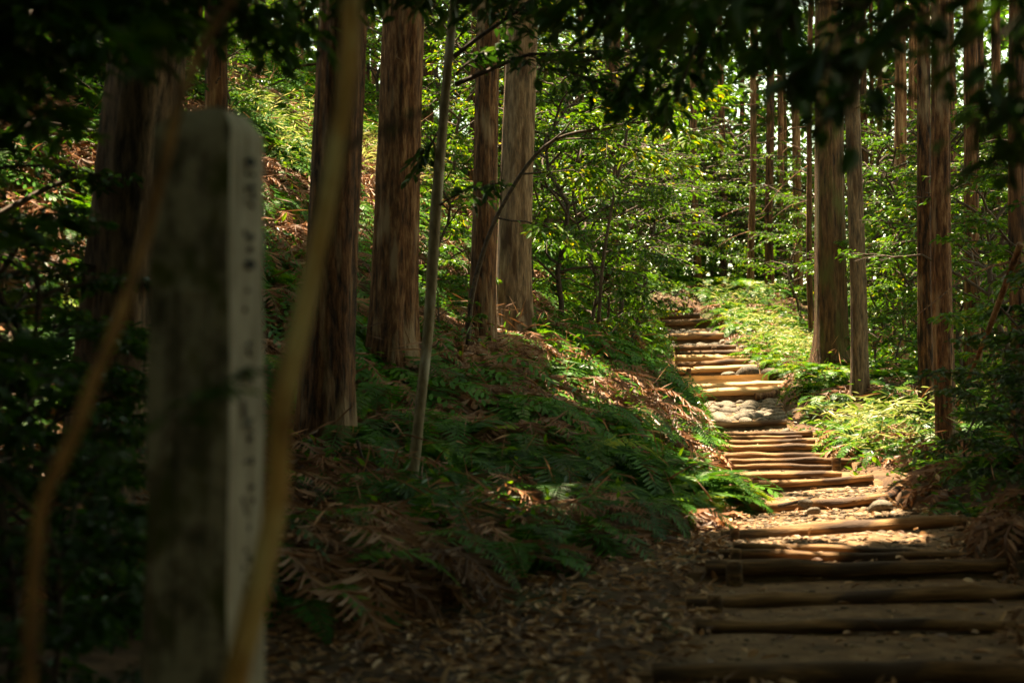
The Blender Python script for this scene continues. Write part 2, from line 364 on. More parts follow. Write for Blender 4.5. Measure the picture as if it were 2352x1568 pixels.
def make_log(a, b, r, matl, seed, name='log_step', sq=False, lift=0):
    a = np.array(a, float); b = np.array(b, float); a[2] += lift; b[2] += lift
    v = b-a; L = np.linalg.norm(v); q = np.random.default_rng(seed)
    m = max(14, int(L/.09)); xs = np.linspace(0, L, m)
    kw = 1 if a[1] < 18 else .45
    P = np.stack([xs, kw*.25*r*noise1(m, 3, seed), kw*.2*r*noise1(m, 3, seed+50)], -1)
    n = 4 if sq else 14
    rough = 1+.05*q.normal(size=(1, n))+.03*kw*noise1(m, 6, seed+9)[:, None]*np.ones((1, n))+.03*q.normal(size=(m, n))
    if not sq:
        for _ in range(3):
            k = q.integers(2, m-2); rough[k, q.integers(0, n)] += .25
    else: rough = np.ones((m, n))*1.25
    V, Q = tube(P, r*np.linspace(1.08, .92, m), n, rough)
    if sq:
        V2 = V.copy(); ang = math.pi/4; y, z = V[:, 1].copy(), V[:, 2].copy(); V2[:, 1] = (y*math.cos(ang)-z*math.sin(ang))*.8; V2[:, 2] = y*math.sin(ang)+z*math.cos(ang); V = V2
    o = bpy.data.objects.new(name, mesh_np(name, V, Q, None, matl, not sq)); C.objects.link(o)
    vv = Vector(v); o.rotation_euler = vv.to_track_quat('X', 'Z').to_euler(); o.location = Vector(a)
    return o
for k, (d, a, b, r, kd) in enumerate(SP):
    dn = np.array((0, 0, -r*(.55 if d < 22 else .2)))
    if kd == 'beam':
        o = make_log(a+dn, b+dn, .075, M['log_new'], 300+k, 'timber_step', True)
        tag(o, 'upper of two square yellow sawn timbers forming one step', 'timber', 'log steps climbing the trail')
        a2, b2 = at(1560, 888-4, 23.75), at(1745, 878-2, 23.75)
        o = make_log(a2, b2, .06, M['log_new'], 399, 'timber_step', True)
        tag(o, 'lower of two square yellow sawn timbers forming one step', 'timber', 'log steps climbing the trail')
        continue
    o = make_log(a+dn, b+dn, r*(1.08 if d < 22 else 1.2 if d < 30 else 1.45), M['log_new'] if k in (15, 16, 18, 20) else M['log'], 300+k)
    tag(o, LOOK.get(k, '%s log step from the bottom of the stairs, weathered brown and lying across the path' % ORD[k]), 'log', 'log steps climbing the trail')
for (xa, ya, xb, yb, d, r, lab) in [(1685, 1253, 2180, 1272, 9.15, .026, 'thin crooked pole lying along the back of the knotty split log'),
                                     (1650, 1072, 1912, 1071, 15.1, .03, 'thin lower pole wedged under the tenth log of the stairs'),
                                     (1650, 1004, 1842, 1003, 17.75, .022, 'thin half buried pole below the fourteenth log')]:
    tag(make_log(at(xa, ya, d), at(xb, yb, d), r, M['log'], int(d*37), 'log_step'), lab, 'log', 'log steps climbing the trail')
def stake(px, py, d, r, h, lab, mt='log', ln=0):
    p = at(px, py, d); m = 8
    zs = np.linspace(-h, .03, m); P = np.stack([ln*zs, 0*zs, zs], -1)
    V, Q = tube(P, r, 12, 1+.04*np.random.default_rng(int(px)).normal(size=(m, 12)))
    o = bpy.data.objects.new('stake', mesh_np('stake', V[:, [2, 0, 1]]*0+V, Q, None, M[mt])); C.objects.link(o); o.location = Vector(p)-Vector((0, 0, .025))
    tag(o, lab, 'stake', 'stakes pinning the log steps')
stake(1686, 1290, 8.26, .05, .24, 'stout round stake in front of the thick grey log')
stake(1643, 1368, 7.5, .04, .18, 'short dark stake at the left end of the third log from the bottom')
stake(1688, 1214, 10.0, .032, .16, 'dark stake at the left end of the long sunlit sloping log')
stake(1690, 1262, 8.82, .035, .12, 'stake beside the left end of the knotty split log')
stake(1921, 1052, 15.08, .05, .16, 'broad stump-like stake at the right end of the tenth log')
stake(1774, 886, 22.85, .06, .15, 'brown stake near the right end of the pegged log', 'log')
stake(1793, 886, 22.85, .05, .2, 'pale leaning stake at the far right end of the pegged log', 'log_new', .2)
stake(1582, 846, 24.9, .045, .12, 'small stake at the left end of the log under the row of stones')
stake(1640, 797, 28.65, .05, .14, 'stake standing in front of the dark log among river stones')

# ------------------------------------------------------------------ cobbles (each one a thing) and loose gravel
cob = []
for s in range(7):
    V, Q = cubesphere(6, .16, 40+s); cob.append(mesh_np('river_cobble', V*np.array((1, .8, .62)), Q, None, M['stone']))
def cobble(p, s, rz, k, lab, grp):
    o = bpy.data.objects.new('river_cobble', cob[k % 7]); C.objects.link(o)
    o.location = Vector(p); o.scale = (s, s*rng.uniform(.8, 1.1), s*rng.uniform(.7, 1)); o.rotation_euler = (rng.uniform(-.25, .25), rng.uniform(-.25, .25), rz)
    tag(o, lab, 'cobble', grp)
def cobbles(d0, d1, s, ulo, uhi, lab, grp, skip=0, gap=1.0):
    n = 0; y = d0
    while y < d1:
        xl, xr = pathx(y); x = xl+(xr-xl)*ulo+rng.uniform(0, s)
        while x < xl+(xr-xl)*uhi:
            q = s*rng.choice((.5, .7, .9, 1.1, 1.35))
            if rng.random() > skip:
                xx, yy = x+rng.uniform(-.02, .02), y+rng.uniform(-.3, .3)*s
                zz = surf(np.array([xx]), np.array([yy]))[0]
                cobble((xx, yy, zz-q*.12), q, rng.uniform(-.6, .6), n+int(y*10), lab, grp)
            n += 1; x += q*1.8*gap+rng.random()*.05
        y += s*1.5
cobbles(19.75, 22.2, .115, .02, 1.04, 'rounded river cobble set in the broad stone landing halfway up', 'cobbles of the broad landing')
cobbles(31.5, 33.0, .115, .02, 1.05, 'rounded pale river cobble in the sunlit landing near the top', 'cobbles of the upper landing', .25)
cobbles(29.3, 30.5, .12, .02, 1.08, 'rounded grey river cobble in the landing above the stakes', 'cobbles of the grey landing', .25)
cobbles(27.95, 28.5, .12, .05, 1.12, 'grey river cobble wedged between two close log steps', 'cobbles between two logs', .45)
cobbles(33.85, 34.2, .11, .02, 1.05, 'river cobble in the short row just below the top logs', 'cobbles below the top', .4)
cobbles(24.3, 24.8, .09, .2, .95, 'small river cobble on the tread behind the yellow timbers', 'cobbles behind the timbers')
for (px, py, d, s, lab) in [(1778, 862, 24.1, .2, 'big rounded tan boulder at the right end of the yellow timbers'), (1715, 858, 24.6, .22, 'flat grey stone right above the yellow timbers'),
                            (1672, 861, 24.5, .14, 'flat stone left of the grey slab above the yellow timbers'), (1805, 990, 18.2, .08, 'small pale angular stone right of the split log'),
                            (1850, 1158, 11.4, .07, 'pale angular stone on the gravel below the tilted log'), (1870, 1172, 11.0, .055, 'rounded stone lying in the sunlit gravel patch'),
                            (1830, 960, 20.3, .22, 'mossy boulder half buried at the right edge of the landing'), (2020, 1165, 11.4, .09, 'rounded stone near the right side of the gravel landing')]:
    cobble(at(px, py, d), s, rng.uniform(0, 3), int(px), lab, None)
mb = MB(); gV = [cubesphere(2, .15, 70+s) for s in range(4)]
def scatter_gravel(n, ylo, yhi, s0, s1, ulo=-.02, uhi=1.05):
    y = rng.uniform(ylo, yhi, n); xl, xr = pathx(y); u = rng.uniform(ulo, uhi, n); x = xl+(xr-xl)*u; z = surf(x, y)
    for k in range(n):
        V, Q = gV[k % 4]; s = s0+(s1-s0)*rng.random()**2.2; a = rng.uniform(0, 6.28); c, s_ = math.cos(a), math.sin(a)
        W = V*np.array((1, .75, .6))*s; W = np.stack([W[:, 0]*c-W[:, 1]*s_, W[:, 0]*s_+W[:, 1]*c, W[:, 2]], -1)
        mb.add(W+np.array((x[k], y[k], z[k]-s*.05)), Q, rng.random())
scatter_gravel(650, 10.4, 11.8, .012, .045); scatter_gravel(420, 12.2, 13.4, .015, .045); scatter_gravel(620, 9.1, 10.1, .012, .04)
scatter_gravel(400, 6.1, 8.9, .008, .025); scatter_gravel(300, 18.1, 19.1, .012, .04); scatter_gravel(350, 13.6, 18, .01, .03); scatter_gravel(500, 19.3, 35, .012, .05, -.1, 1.12)
scatter_gravel(250, 35.4, 36.5, .02, .06)
tag(obj('gravel', mb, M['gravel']), 'loose brown gravel and pebbles on the earth treads between the logs', kind='stuff')['category'] = 'gravel'

# ------------------------------------------------------------------ sunlit places: the canopy is open along the sun's rays through these
SPOTS = [(1700, 1190, 10.8, .7), (1850, 1180, 11, .75), (1990, 1175, 11.2, .5), (1850, 1225, 10, .5), (1880, 1262, 9.0, .4), (1720, 1240, 9.6, .35), (2050, 1240, 9.8, .35), (1760, 1150, 12.3, .8), (1900, 1140, 12.6, .7), (1780, 1110, 13.6, .9), (1780, 1040, 16, .9), (1750, 990, 18, .8),
         (1640, 940, 20.6, .6), (1680, 880, 23, 1.1), (1640, 830, 26, 1.2), (1600, 770, 31, 1.2), (1560, 715, 35, 1.5), (1590, 740, 33.5, 1.4), (1580, 726, 34.4, 1.4), (2000, 950, 18.2, .8), (2070, 1000, 15.5, .8), (1985, 1110, 13.2, .55), (2100, 1060, 14, .5),
         (1800, 780, 28, 1.0), (1750, 730, 31.5, 1.0), (1690, 670, 36, 1.2), (650, 230, 20, 1.1), (665, 310, 19.5, .9), (790, 330, 22, 1.0), (840, 260, 23, 1.0), (1000, 380, 24, 1.2), (890, 430, 21, .7),
         (170, 480, 12.5, .9), (140, 300, 14, .7), (200, 620, 11.5, .5), (690, 480, 16, .3), (1000, 500, 21, .8), (1300, 520, 22, 1.0), (1450, 450, 27, 1.6), (1650, 560, 35, 2.2), (1550, 600, 32, 1.6), (1120, 130, 10.6, .45), (1220, 300, 18, .8),
         (1620, 430, 30, 1.8), (1400, 330, 25, 1.3), (1850, 430, 33, 1.5), (1990, 500, 30, .9), (2250, 700, 30, 1.6), (1560, 970, 16.5, .9), (1590, 880, 21, .9), (1550, 1060, 14.3, .7), (1600, 1010, 15.5, .7), (1530, 820, 24, .8), (1190, 520, 17.3, .5), (1970, 700, 19.8, .3),
         (1910, 750, 23.7, .35), (980, 200, 30, 1.0), (1080, 330, 26, .8), (1770, 560, 37, .8), (2080, 620, 33, 1.2), (1330, 800, 16, .4), (1590, 740, 33, 1.3), (1620, 785, 29.5, 1.2),
         (1350, 620, 22, .8), (1480, 560, 27, 1.3), (1280, 400, 24, 1.0), (1700, 480, 38, 2.4), (1560, 500, 36, 2.0), (1420, 600, 24, .8), (1330, 300, 15, .8), (1500, 330, 15, .7), (1780, 640, 40, 1.5), (1500, 680, 28, .9), (900, 640, 19, .6), (1000, 620, 18, .6), (2280, 560, 24, .8), (2060, 760, 26, .7)]
SS = np.array([at(a, b, c) for a, b, c, r in SPOTS]); SRr = np.array([s[3] for s in SPOTS]); SV = np.array(SUN)
def sun_open(P, pad=0.0):
    """True where a leaf clump at P would shade one of the sunlit places"""
    P = np.asarray(P); hit = np.zeros(len(P), bool)
    for s, r in zip(SS, SRr):
        v = P-s; t = v@SV; dd = np.linalg.norm(v-t[:, None]*SV, axis=1)
        hit |= (t > 1.2) & (dd < r*(.9+.25*np.sin(P[:, 0]*3.1+P[:, 1]*2.3))+pad)
    return hit

# ------------------------------------------------------------------ trees
def trunk_mesh(base, top, r0, r1, m, n, flare, seed, groove=.06, lean_wob=.0, zlo=-.5):
    q = np.random.default_rng(seed); base = np.array(base, float); top = np.array(top, float)
    hh = top[2]-base[2]
    s = np.concatenate([np.array([zlo/hh]), np.linspace(0, 1, m)**1.6]); P = base+(top-base)*s[:, None]
    P[:, 0] += lean_wob*noise1(len(s), 3, seed); P[:, 1] += lean_wob*noise1(len(s), 3, seed+3)
    zz = np.maximum(s*hh, 0); rad = r0+(r1-r0)*np.clip(s, 0, 1); rad = rad*(1+flare*np.exp(-zz/.35))
    th = np.arange(n)/n*6.283
    rough = np.ones((len(s), n))
    for k in range(9):
        f = q.integers(3, max(4, n//3)); ph = q.uniform(0, 6.28)+.8*noise1(len(s), 3, seed+k)
        rough += groove/3*np.sin(f*th[None, :]+ph[:, None])
    rough += (.12*np.exp(-zz/.4))[:, None]*np.sin(5*th+q.uniform(0, 6))[None, :]*(flare > .1)
    rough += groove*.35*q.normal(size=(1, n)) + groove*.15*q.normal(size=(len(s), n))
    V, Q = tube(P, rad, n, rough)
    return V, Q, P, rad

def cedar_crown(mb, P0, zb, zt, Rr, n, seed, L=.55, W=.24):
    """drooping sprays round a conical axis; returns False if nothing is left"""
    q = np.random.default_rng(seed)
    t = q.random(n)**.8; z = zb+(zt-zb)*t; rm = Rr*(1-t*.8)*(.75+.25*np.sin(t*37+seed)); az = q.uniform(0, 6.28, n); az = np.round(az*3)/3+q.normal(0, .18, n)
    rr = rm*np.sqrt(q.random(n))
    P = np.stack([P0[0]+rr*np.cos(az), P0[1]+rr*np.sin(az), z-.28*rr], -1)
    keep = ~sun_open(P, .2); P = P[keep]; az = az[keep]; k = len(P)
    if not k: return
    az = az+q.normal(0, .4, k)
    D = np.stack([np.cos(az), np.sin(az), q.uniform(-.9, .1, k)], -1); Nn = np.stack([q.normal(0, .4, k), q.normal(0, .4, k), np.ones(k)], -1)
    V, Q = leaves(P, D, Nn, L*q.uniform(.6, 1.3, k), W*q.uniform(.6, 1.3, k), .1)
    mb.add(V, Q, np.repeat(q.random(k), 6))

def twigs(mb, P, rad, zlo, zhi, n, seed, ln=1.2, r=.012):
    q = np.random.default_rng(seed)
    for _ in range(n):
        z = q.uniform(zlo, zhi); k = np.argmin(np.abs(P[:, 2]-z)); p = P[k]+(0, 0, 0)
        if k+1 < len(P): f = (z-P[k, 2])/max(P[k+1, 2]-P[k, 2], .01); p = P[k]+(P[k+1]-P[k])*np.clip(f, 0, 1)
        a = q.uniform(0, 6.28); l = ln*q.uniform(.35, 1.2); t = np.linspace(0, 1, 5)[:, None]
        d = np.array((math.cos(a), math.sin(a), 0)); up = q.uniform(-.5, .4)
        path = p+d*t*l+np.array((0, 0, 1))*(up*t*l-.25*l*t**2)+q.normal(0, .03, (5, 3))*t
        V, Q = tube(path, r*np.linspace(1, .35, 5), 4, None, False); mb.add(V, Q)

def cedar(px0, py0, px1, d, wpx, lab, seed, near=True, cat='cedar tree', grp='cedars along the trail', flare=.45, zb=None, H_=19, tw=8, barkname=None, lowcrown=False, ncl=420):
    b = at(px0, py0, d); b[2] = H([b[0]], [b[1]])[0]-.05
    t = at(px1, 0, d); zt0 = t[2]
    f = H_/(zt0-b[2]); top = b+(t-b)*f; top[2] = b[2]+H_
    r = wpx/F*d*.5
    root = empty('cedar_tree', b); tag(root, lab, cat, grp)
    m = MB()
    V, Q, P, rad = trunk_mesh(b, top, r*1.04, r*.45, 46 if near else 22, 44 if near else 12, flare, seed, .045 if near else .04, .012 if near else .03)
    m.add(V, Q)
    if tw: twigs(m, P, rad, b[2]+1.5, b[2]+min(12, H_-5), tw, seed+5, 1.5 if not near else .8, .014)
    obj('trunk', m, M[barkname or ('bark' if near else 'bark_far')], root, b)
    c = MB(); zb_ = b[2]+(zb or 8.5)
    ax = b+(top-b)*.7
    cedar_crown(c, ax, zb_, b[2]+H_+1.5, 2.0 if near else 1.8, ncl, seed+11)
    if c.n: obj('crown', c, M['cedar'], root, b)
    return root

cedar(225, 1190, 362, 8.5, 185, 'big blurred cedar trunk on the left, behind the stone post', 11, tw=0, zb=6.5, H_=17, ncl=900, barkname='bark_grey')
cedar(740, 1075, 785, 11, 118, 'cedar with peeling pale bark on its right side, behind the slanting pole', 12, tw=3, zb=7.5, ncl=800)
cedar(900, 870, 925, 13.5, 100, 'straight dark brown cedar, second from the slanting pole, thin sapling to its right', 13, tw=3, zb=8, ncl=700)
cedar(1103, 790, 1128, 16, 56, 'darker, narrower cedar of the close pair right of the sapling', 14, tw=9)
cedar(1176, 770, 1200, 17.5, 76, 'broad pale barked cedar, right hand one of the close pair', 15, tw=7, barkname='bark_grey')
cedar(1403, 720, 1410, 26, 38, 'pale cedar trunk half hidden by shrubs left of the stairs', 16, tw=10)
cedar(1168, 760, 1172, 21, 30, 'slim dark trunk seen between the close pair of cedars', 17, False, tw=6)
cedar(1909, 845, 1902, 24, 72, 'thickest cedar right of the stairs with mossy foot', 18, flare=.4, tw=5, barkname='bark_moss')
cedar(1976, 908, 1952, 20, 37, 'slim pale cedar standing in front of the thickest right hand cedar', 19, flare=.25, tw=4, barkname='bark_grey')
cedar(2130, 960, 2122, 16.6, 33, 'left, slimmer trunk of the twin cedars at the right', 20, flare=.15, tw=5)
cedar(2174, 1022, 2156, 15, 44, 'right, stouter trunk of the twin cedars at the right', 21, flare=.2, tw=5)
cedar(2233, 900, 2228, 20, 36, 'dark shaded cedar just right of the twin cedars', 22, False, tw=10)
cedar(1768, 664, 1768, 37.5, 20, 'slim pale trunk standing above the ferns right of the stair top', 23, False, flare=.2, tw=8)
cedar(500, 700, 500, 13.5, 52, 'dark trunk rising right above the stone post', 24, False, tw=4)
cedar(978, 500, 988, 30, 26, 'sunlit slim trunk high on the slope right of the dark brown cedar', 25, False, tw=8)
cedar(1078, 600, 1092, 26, 15, 'thin sunlit trunk on the slope just left of the close pair', 26, False, tw=8)
cedar(1862, 760, 1862, 31, 14, 'very slim reddish trunk hugging the left side of the thickest cedar', 27, False, tw=6)
cedar(2066, 780, 2064, 30, 32, 'mid distance trunk left of the twin cedars', 28, False, tw=14)
cedar(2345, 1000, 2342, 14, 40, 'blackish trunk at the right edge of the picture', 29, False, tw=6)
cedar(1880, 780, 1880, 29, 14, 'thin trunk right behind the thickest cedar', 30, False, tw=6)
# slimmer trunks standing back in the wood
k = 0
bgx = [(1612, 45), (1640, 50), (1665, 42), (1700, 48), (1722, 38), (1745, 52), (1800, 44), (1812, 50), (1835, 40), (1990, 36), (2005, 46), (2022, 40), (2040, 52), (2090, 38), (2110, 48), (2255, 34), (2275, 42), (2300, 28), (2322, 36),
       (2200, 45), (1930, 46), (1600, 38), (1430, 40), (1470, 48), (1340, 36), (1280, 42), (1520, 52), (560, 30), (598, 33), (640, 36), (680, 30), (840, 34), (860, 40), (1030, 36), (1120, 38), (760, 38), (440, 24), (30, 22), (120, 26), (2338, 44), (2190, 30), (1955, 55), (1790, 55), (1560, 58), (2130, 56)]
for px, d in bgx:
    wd = rng.uniform(.17, .3)/d*F
    p = at(px, 500, d); z = H([p[0]], [p[1]])[0]; py = proj(np.array([[p[0], p[1], z]]))[1][0]
    left = px < 1250
    cedar(px, py, px+rng.uniform(-14, 14), d, wd, 'slim cedar trunk far up the fern slope on the left' if left else ('slim bare cedar trunk far back among the trees' if px < 1850 else 'slim bare cedar trunk far back in the wood at the right'), 500+k, False,
          grp='far cedars on the left slope' if left else ('far cedars behind the stairs' if px < 1850 else 'far cedars at the right'), flare=.15, tw=16, zb=rng.uniform(7, 10), H_=rng.uniform(18, 23), ncl=180)
    k += 1

# ------------------------------------------------------------------ broadleaf understorey
def spray(bark, leaf, p0, p1, r, nl, L, W, q, droop=.15, fan=.35, sub=3, sag=.12):
    """a bough from p0 to p1 with side twigs and leaves in flat layers"""
    p0 = np.array(p0, float); p1 = np.array(p1, float); l = np.linalg.norm(p1-p0); t = np.linspace(0, 1, 7)[:, None]
    path = p0+(p1-p0)*t+np.array((0, 0, 1))*sag*l*np.sin(t*math.pi)+q.normal(0, .025*l, (7, 3))*np.sin(t*math.pi)
    V, Q = tube(path, r*np.linspace(1, .3, 7), 5, None, False); bark.add(V, Q)
    D0 = nrm(p1-p0); S = nrm(np.cross(D0, (0, 0, 1.0)))
    seg = [(path, 1.0)]
    for s in range(sub*2):
        u = q.uniform(.3, .98); kk = int(u*6); a = path[kk]+(path[min(kk+1, 6)]-path[kk])*(u*6-kk)
        sd_ = 1 if s % 2 else -1; ll = l*q.uniform(.25, .5)*(1.15-u*.5)
        b = a+(D0*q.uniform(.3, .8)+S*sd_*q.uniform(.5, 1)+np.array((0, 0, q.uniform(-.25, .15))))*ll
        tt = np.linspace(0, 1, 4)[:, None]; pp = a+(b-a)*tt+np.array((0, 0, -droop*ll))*tt**2
        V, Q = tube(pp, r*.4*np.linspace(1, .4, 4), 4, None, False); bark.add(V, Q); seg.append((pp, .8))
    n = max(1, nl//len(seg))
    for pp, wgt in seg:
        m = int(n*1.0); u = q.uniform(.25 if wgt == 1 else .1, 1, m)*(len(pp)-1); k0 = np.minimum(u.astype(int), len(pp)-2); P = pp[k0]+(pp[k0+1]-pp[k0])*(u-k0)[:, None]
        T = nrm(pp[k0+1]-pp[k0]); sg = np.where(q.random(m) < .5, 1, -1)[:, None]
        Sd = nrm(np.cross(T, (0, 0, 1.0)))
        P = P+Sd*sg*q.uniform(0, fan, m)[:, None]*l*.22+np.stack([q.normal(0, .03, m)]*3, -1)*l*np.array((.5, .5, .6))
        D = T*.6+Sd*sg*q.uniform(.3, 1, m)[:, None]+np.stack([q.normal(0, .25, m), q.normal(0, .25, m), q.normal(-.25, .25, m)], -1)
        Nn = np.stack([q.normal(0, .35, m), q.normal(0, .35, m), np.ones(m)], -1)
        V, Q = leaves(P, D, Nn, L*q.uniform(.6, 1.25, m), W*q.uniform(.7, 1.2, m)); leaf.add(V, Q, np.repeat(q.beta(2, 2.4, m), 6))

def shrub_variant(seed, Hh, nb, nl, L, W, spreadr, low=.25):
    q = np.random.default_rng(seed); bark, leaf = MB(), MB()
    m = 9; t = np.linspace(0, 1, m); P = np.stack([.1*Hh*noise1(m, 2, seed)*t, .1*Hh*noise1(m, 2, seed+1)*t, Hh*t-.15], -1)
    V, Q = tube(P, .011*Hh*np.linspace(1, .3, m)+.004, 6, None, False); bark.add(V, Q)
    for b in range(nb):
        u = low+(1-low)*(b+.5)/nb; k0 = min(int(u*(m-1)), m-2); p = P[k0]+(P[k0+1]-P[k0])*(u*(m-1)-k0)
        a = b*2.4+q.uniform(-.5, .5); ln = spreadr*(1.1-.55*abs(u-.45)*1.6)*q.uniform(.7, 1.15)
        e = p+np.array((math.cos(a), math.sin(a), q.uniform(-.1, .45)))*ln
        spray(bark, leaf, p, e, .006*Hh, nl//nb, L, W, q)
    return bark.arr(), leaf.arr()

VAR = []
for s, (hh, nb, nl, L, W, sp, low) in enumerate([(3.2, 22, 3400, .085, .04, 1.25, .12), (4.2, 26, 4200, .09, .042, 1.5, .2), (2.2, 18, 2400, .075, .036, 1.0, .08), (5.2, 30, 4600, .095, .045, 1.7, .3), (1.3, 12, 1300, .07, .034, .75, .05), (4.0, 16, 1900, .1, .04, 1.5, .35)]):
    (bV, bQ, bA), (lV, lQ, lA) = shrub_variant(60+s, hh, nb, nl, L, W, sp, low)
    VAR.append((hh, mesh_np('stem', bV, bQ, None, M['twig']), mesh_np('foliage', lV, lQ, lA, M['shrub'], False), mesh_np('foliage', lV, lQ, lA, M['dark_leaf'], False), (lV, lQ, lA)))
def shrub(px, d, v, sc_, lab, grp, dark=False, dx=0, xy=None, dz=0):
    if xy is None: p = at(px, 700, d); x, y = p[0], p[1]
    else: x, y = xy
    z = H([x], [y])[0]+dz
    hh, b, l, ld, (lV, lQ, lA) = VAR[v]; a = rng.uniform(0, 6.28)
    ctr = lV.reshape(-1, 6, 3).mean(1)*sc_; ctr = np.stack([ctr[:, 0]*math.cos(a)-ctr[:, 1]*math.sin(a)+x, ctr[:, 0]*math.sin(a)+ctr[:, 1]*math.cos(a)+y, ctr[:, 2]+z], -1)
    cut = sun_open(ctr, .05) & (rng.random(len(ctr)) < .72)
    if cut.mean() > .03:
        kp = ~cut; n6 = int(kp.sum()); V2 = lV.reshape(-1, 6, 3)[kp].reshape(-1, 3); A2 = lA.reshape(-1, 6)[kp].ravel(); b6 = (np.arange(n6)*6)[:, None]
        l = ld = mesh_np('foliage', V2, np.concatenate([b6+np.array([0, 1, 2, 3]), b6+np.array([0, 3, 4, 5])]), A2, M['dark_leaf' if dark else 'shrub'], False)
    root = empty('broadleaf_shrub', (x, y, z), a); root.scale = (sc_, sc_, sc_)
    tag(root, lab, 'shrub', grp)
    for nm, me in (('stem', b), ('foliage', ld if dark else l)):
        o = bpy.data.objects.new(nm, me); C.objects.link(o); o.parent = root
GL = 'understorey shrubs left of the stairs'; GC = 'understorey shrubs beyond the stair top'; GR = 'understorey shrubs at the right'; GH = 'understorey shrubs on the left slope'; GF = 'shaded shrubs at the left edge'
lL, lC, lR, lH, lF = ('bushy green broadleaf shrub on the bank left of the stairs', 'sunny yellow-green broadleaf shrub above the top of the stairs', 'thin leafy shrub between the trunks right of the stairs',
                      'green broadleaf shrub among ferns on the left slope', 'very dark leafy shrub at the left edge of the picture')
for px, d, v, s in [(1290, 20.5, 1, .9), (1350, 21.5, 0, 1.0), (1420, 24.5, 1, 1), (1475, 27.5, 0, 1.15), (1440, 29, 3, .9), (1370, 27, 3, .85), (1300, 25, 1, 1), (1230, 22, 5, .85), (1455, 31, 1, 1), (1470, 34.5, 1, 1.0), (1440, 34, 3, 1), (1390, 22.5, 2, .9), (1250, 28, 3, 1), (1330, 31, 3, 1.1), (1410, 34, 3, 1.15), (1455, 23.2, 2, .8), (1470, 27, 4, 1.0)]:
    shrub(px, d, v, s, lL, GL)
for px, d, v, s in [(1560, 38.5, 0, 1.1), (1600, 40, 1, 1.1), (1640, 42, 3, 1.1), (1690, 41, 1, 1.1), (1735, 43, 3, 1.0), (1560, 44, 3, 1.3), (1620, 46, 3, 1.4), (1700, 47, 3, 1.3), (1500, 40, 3, 1.2), (1790, 44, 1, 1.2), (1830, 41, 1, 1), (1850, 46, 3, 1.2), (1660, 38.5, 2, .8), (1590, 37.6, 4, 1.1), (1540, 37.5, 2, .8), (1455, 44, 3, 1.4), (1530, 50, 3, 1.5), (1760, 50, 3, 1.4)]:
    shrub(px, d, v, s, lC, GC)
for px, d, v, s in [(2000, 29, 5, 1.0), (2050, 27, 1, 1), (2085, 32, 3, 1), (2030, 35, 3, 1.1), (2100, 23.5, 0, .9), (2010, 24.5, 2, .9), (2220, 27, 3, .95), (2270, 24, 1, 1), (2310, 20, 5, 1), (2330, 16, 5, .9), (2240, 34, 3, 1.1), (2300, 33, 3, 1.1), (2140, 36, 3, 1.1), (2060, 22.5, 4, 1.1), (2210, 20, 2, 1), (2280, 17.5, 2, 1), (1965, 33, 1, 1.0), (1900, 36, 3, 1.1), (2345, 26, 3, 1), (2345, 13.5, 2, 1), (1835, 33, 5, .8), (2180, 24, 1, .9), (2330, 39, 3, 1.2), (2200, 42, 3, 1.3)]:
    shrub(px, d, v, s, lR, GR)
for px, d, v, s in [(1010, 20, 2, 1), (1050, 24, 0, 1), (960, 27, 1, 1), (870, 29, 1, .9), (660, 27, 2, 1.2), (590, 25, 0, 1), (560, 32, 3, 1), (760, 31, 3, 1), (1110, 29, 3, 1), (1180, 28, 3, 1), (1150, 33, 3, 1.2), (1020, 33, 3, 1.2), (920, 36, 3, 1.2), (820, 36, 3, 1.1), (680, 35, 3, 1.2), (1230, 36, 3, 1.3), (520, 19, 2, .8), (1075, 17.8, 4, .9), (1000, 15, 4, .7)]:
    shrub(px, d, v, s, lH, GH)
for px, d, v, s in [(-20, 12, 1, .9), (-40, 15, 3, 1), (-60, 9, 1, 1), (20, 8, 2, 1), (330, 20, 3, 1), (240, 16, 0, .9), (420, 23, 3, 1), (70, 6.4, 2, .7), (-20, 6, 2, .8), (90, 20, 3, 1.1), (180, 24, 3, 1), (110, 4.3, 4, .8), (-60, 4.6, 4, 1.0), (30, 5.2, 2, .6), (150, 6, 4, 1.1)]:  # the nearest ones are added to darken the lower left and the post's foot
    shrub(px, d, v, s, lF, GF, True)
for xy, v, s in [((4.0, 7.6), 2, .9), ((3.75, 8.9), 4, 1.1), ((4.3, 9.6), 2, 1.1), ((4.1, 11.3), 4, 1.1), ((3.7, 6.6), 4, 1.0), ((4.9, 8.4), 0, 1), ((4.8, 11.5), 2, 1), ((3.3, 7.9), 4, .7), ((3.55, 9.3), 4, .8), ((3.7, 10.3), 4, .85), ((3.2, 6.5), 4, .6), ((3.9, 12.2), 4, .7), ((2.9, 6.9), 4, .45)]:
    shrub(0, 0, v, s, 'blackish shrub in deep shade along the right edge of the path', 'shaded shrubs at the right edge', True, xy=xy)

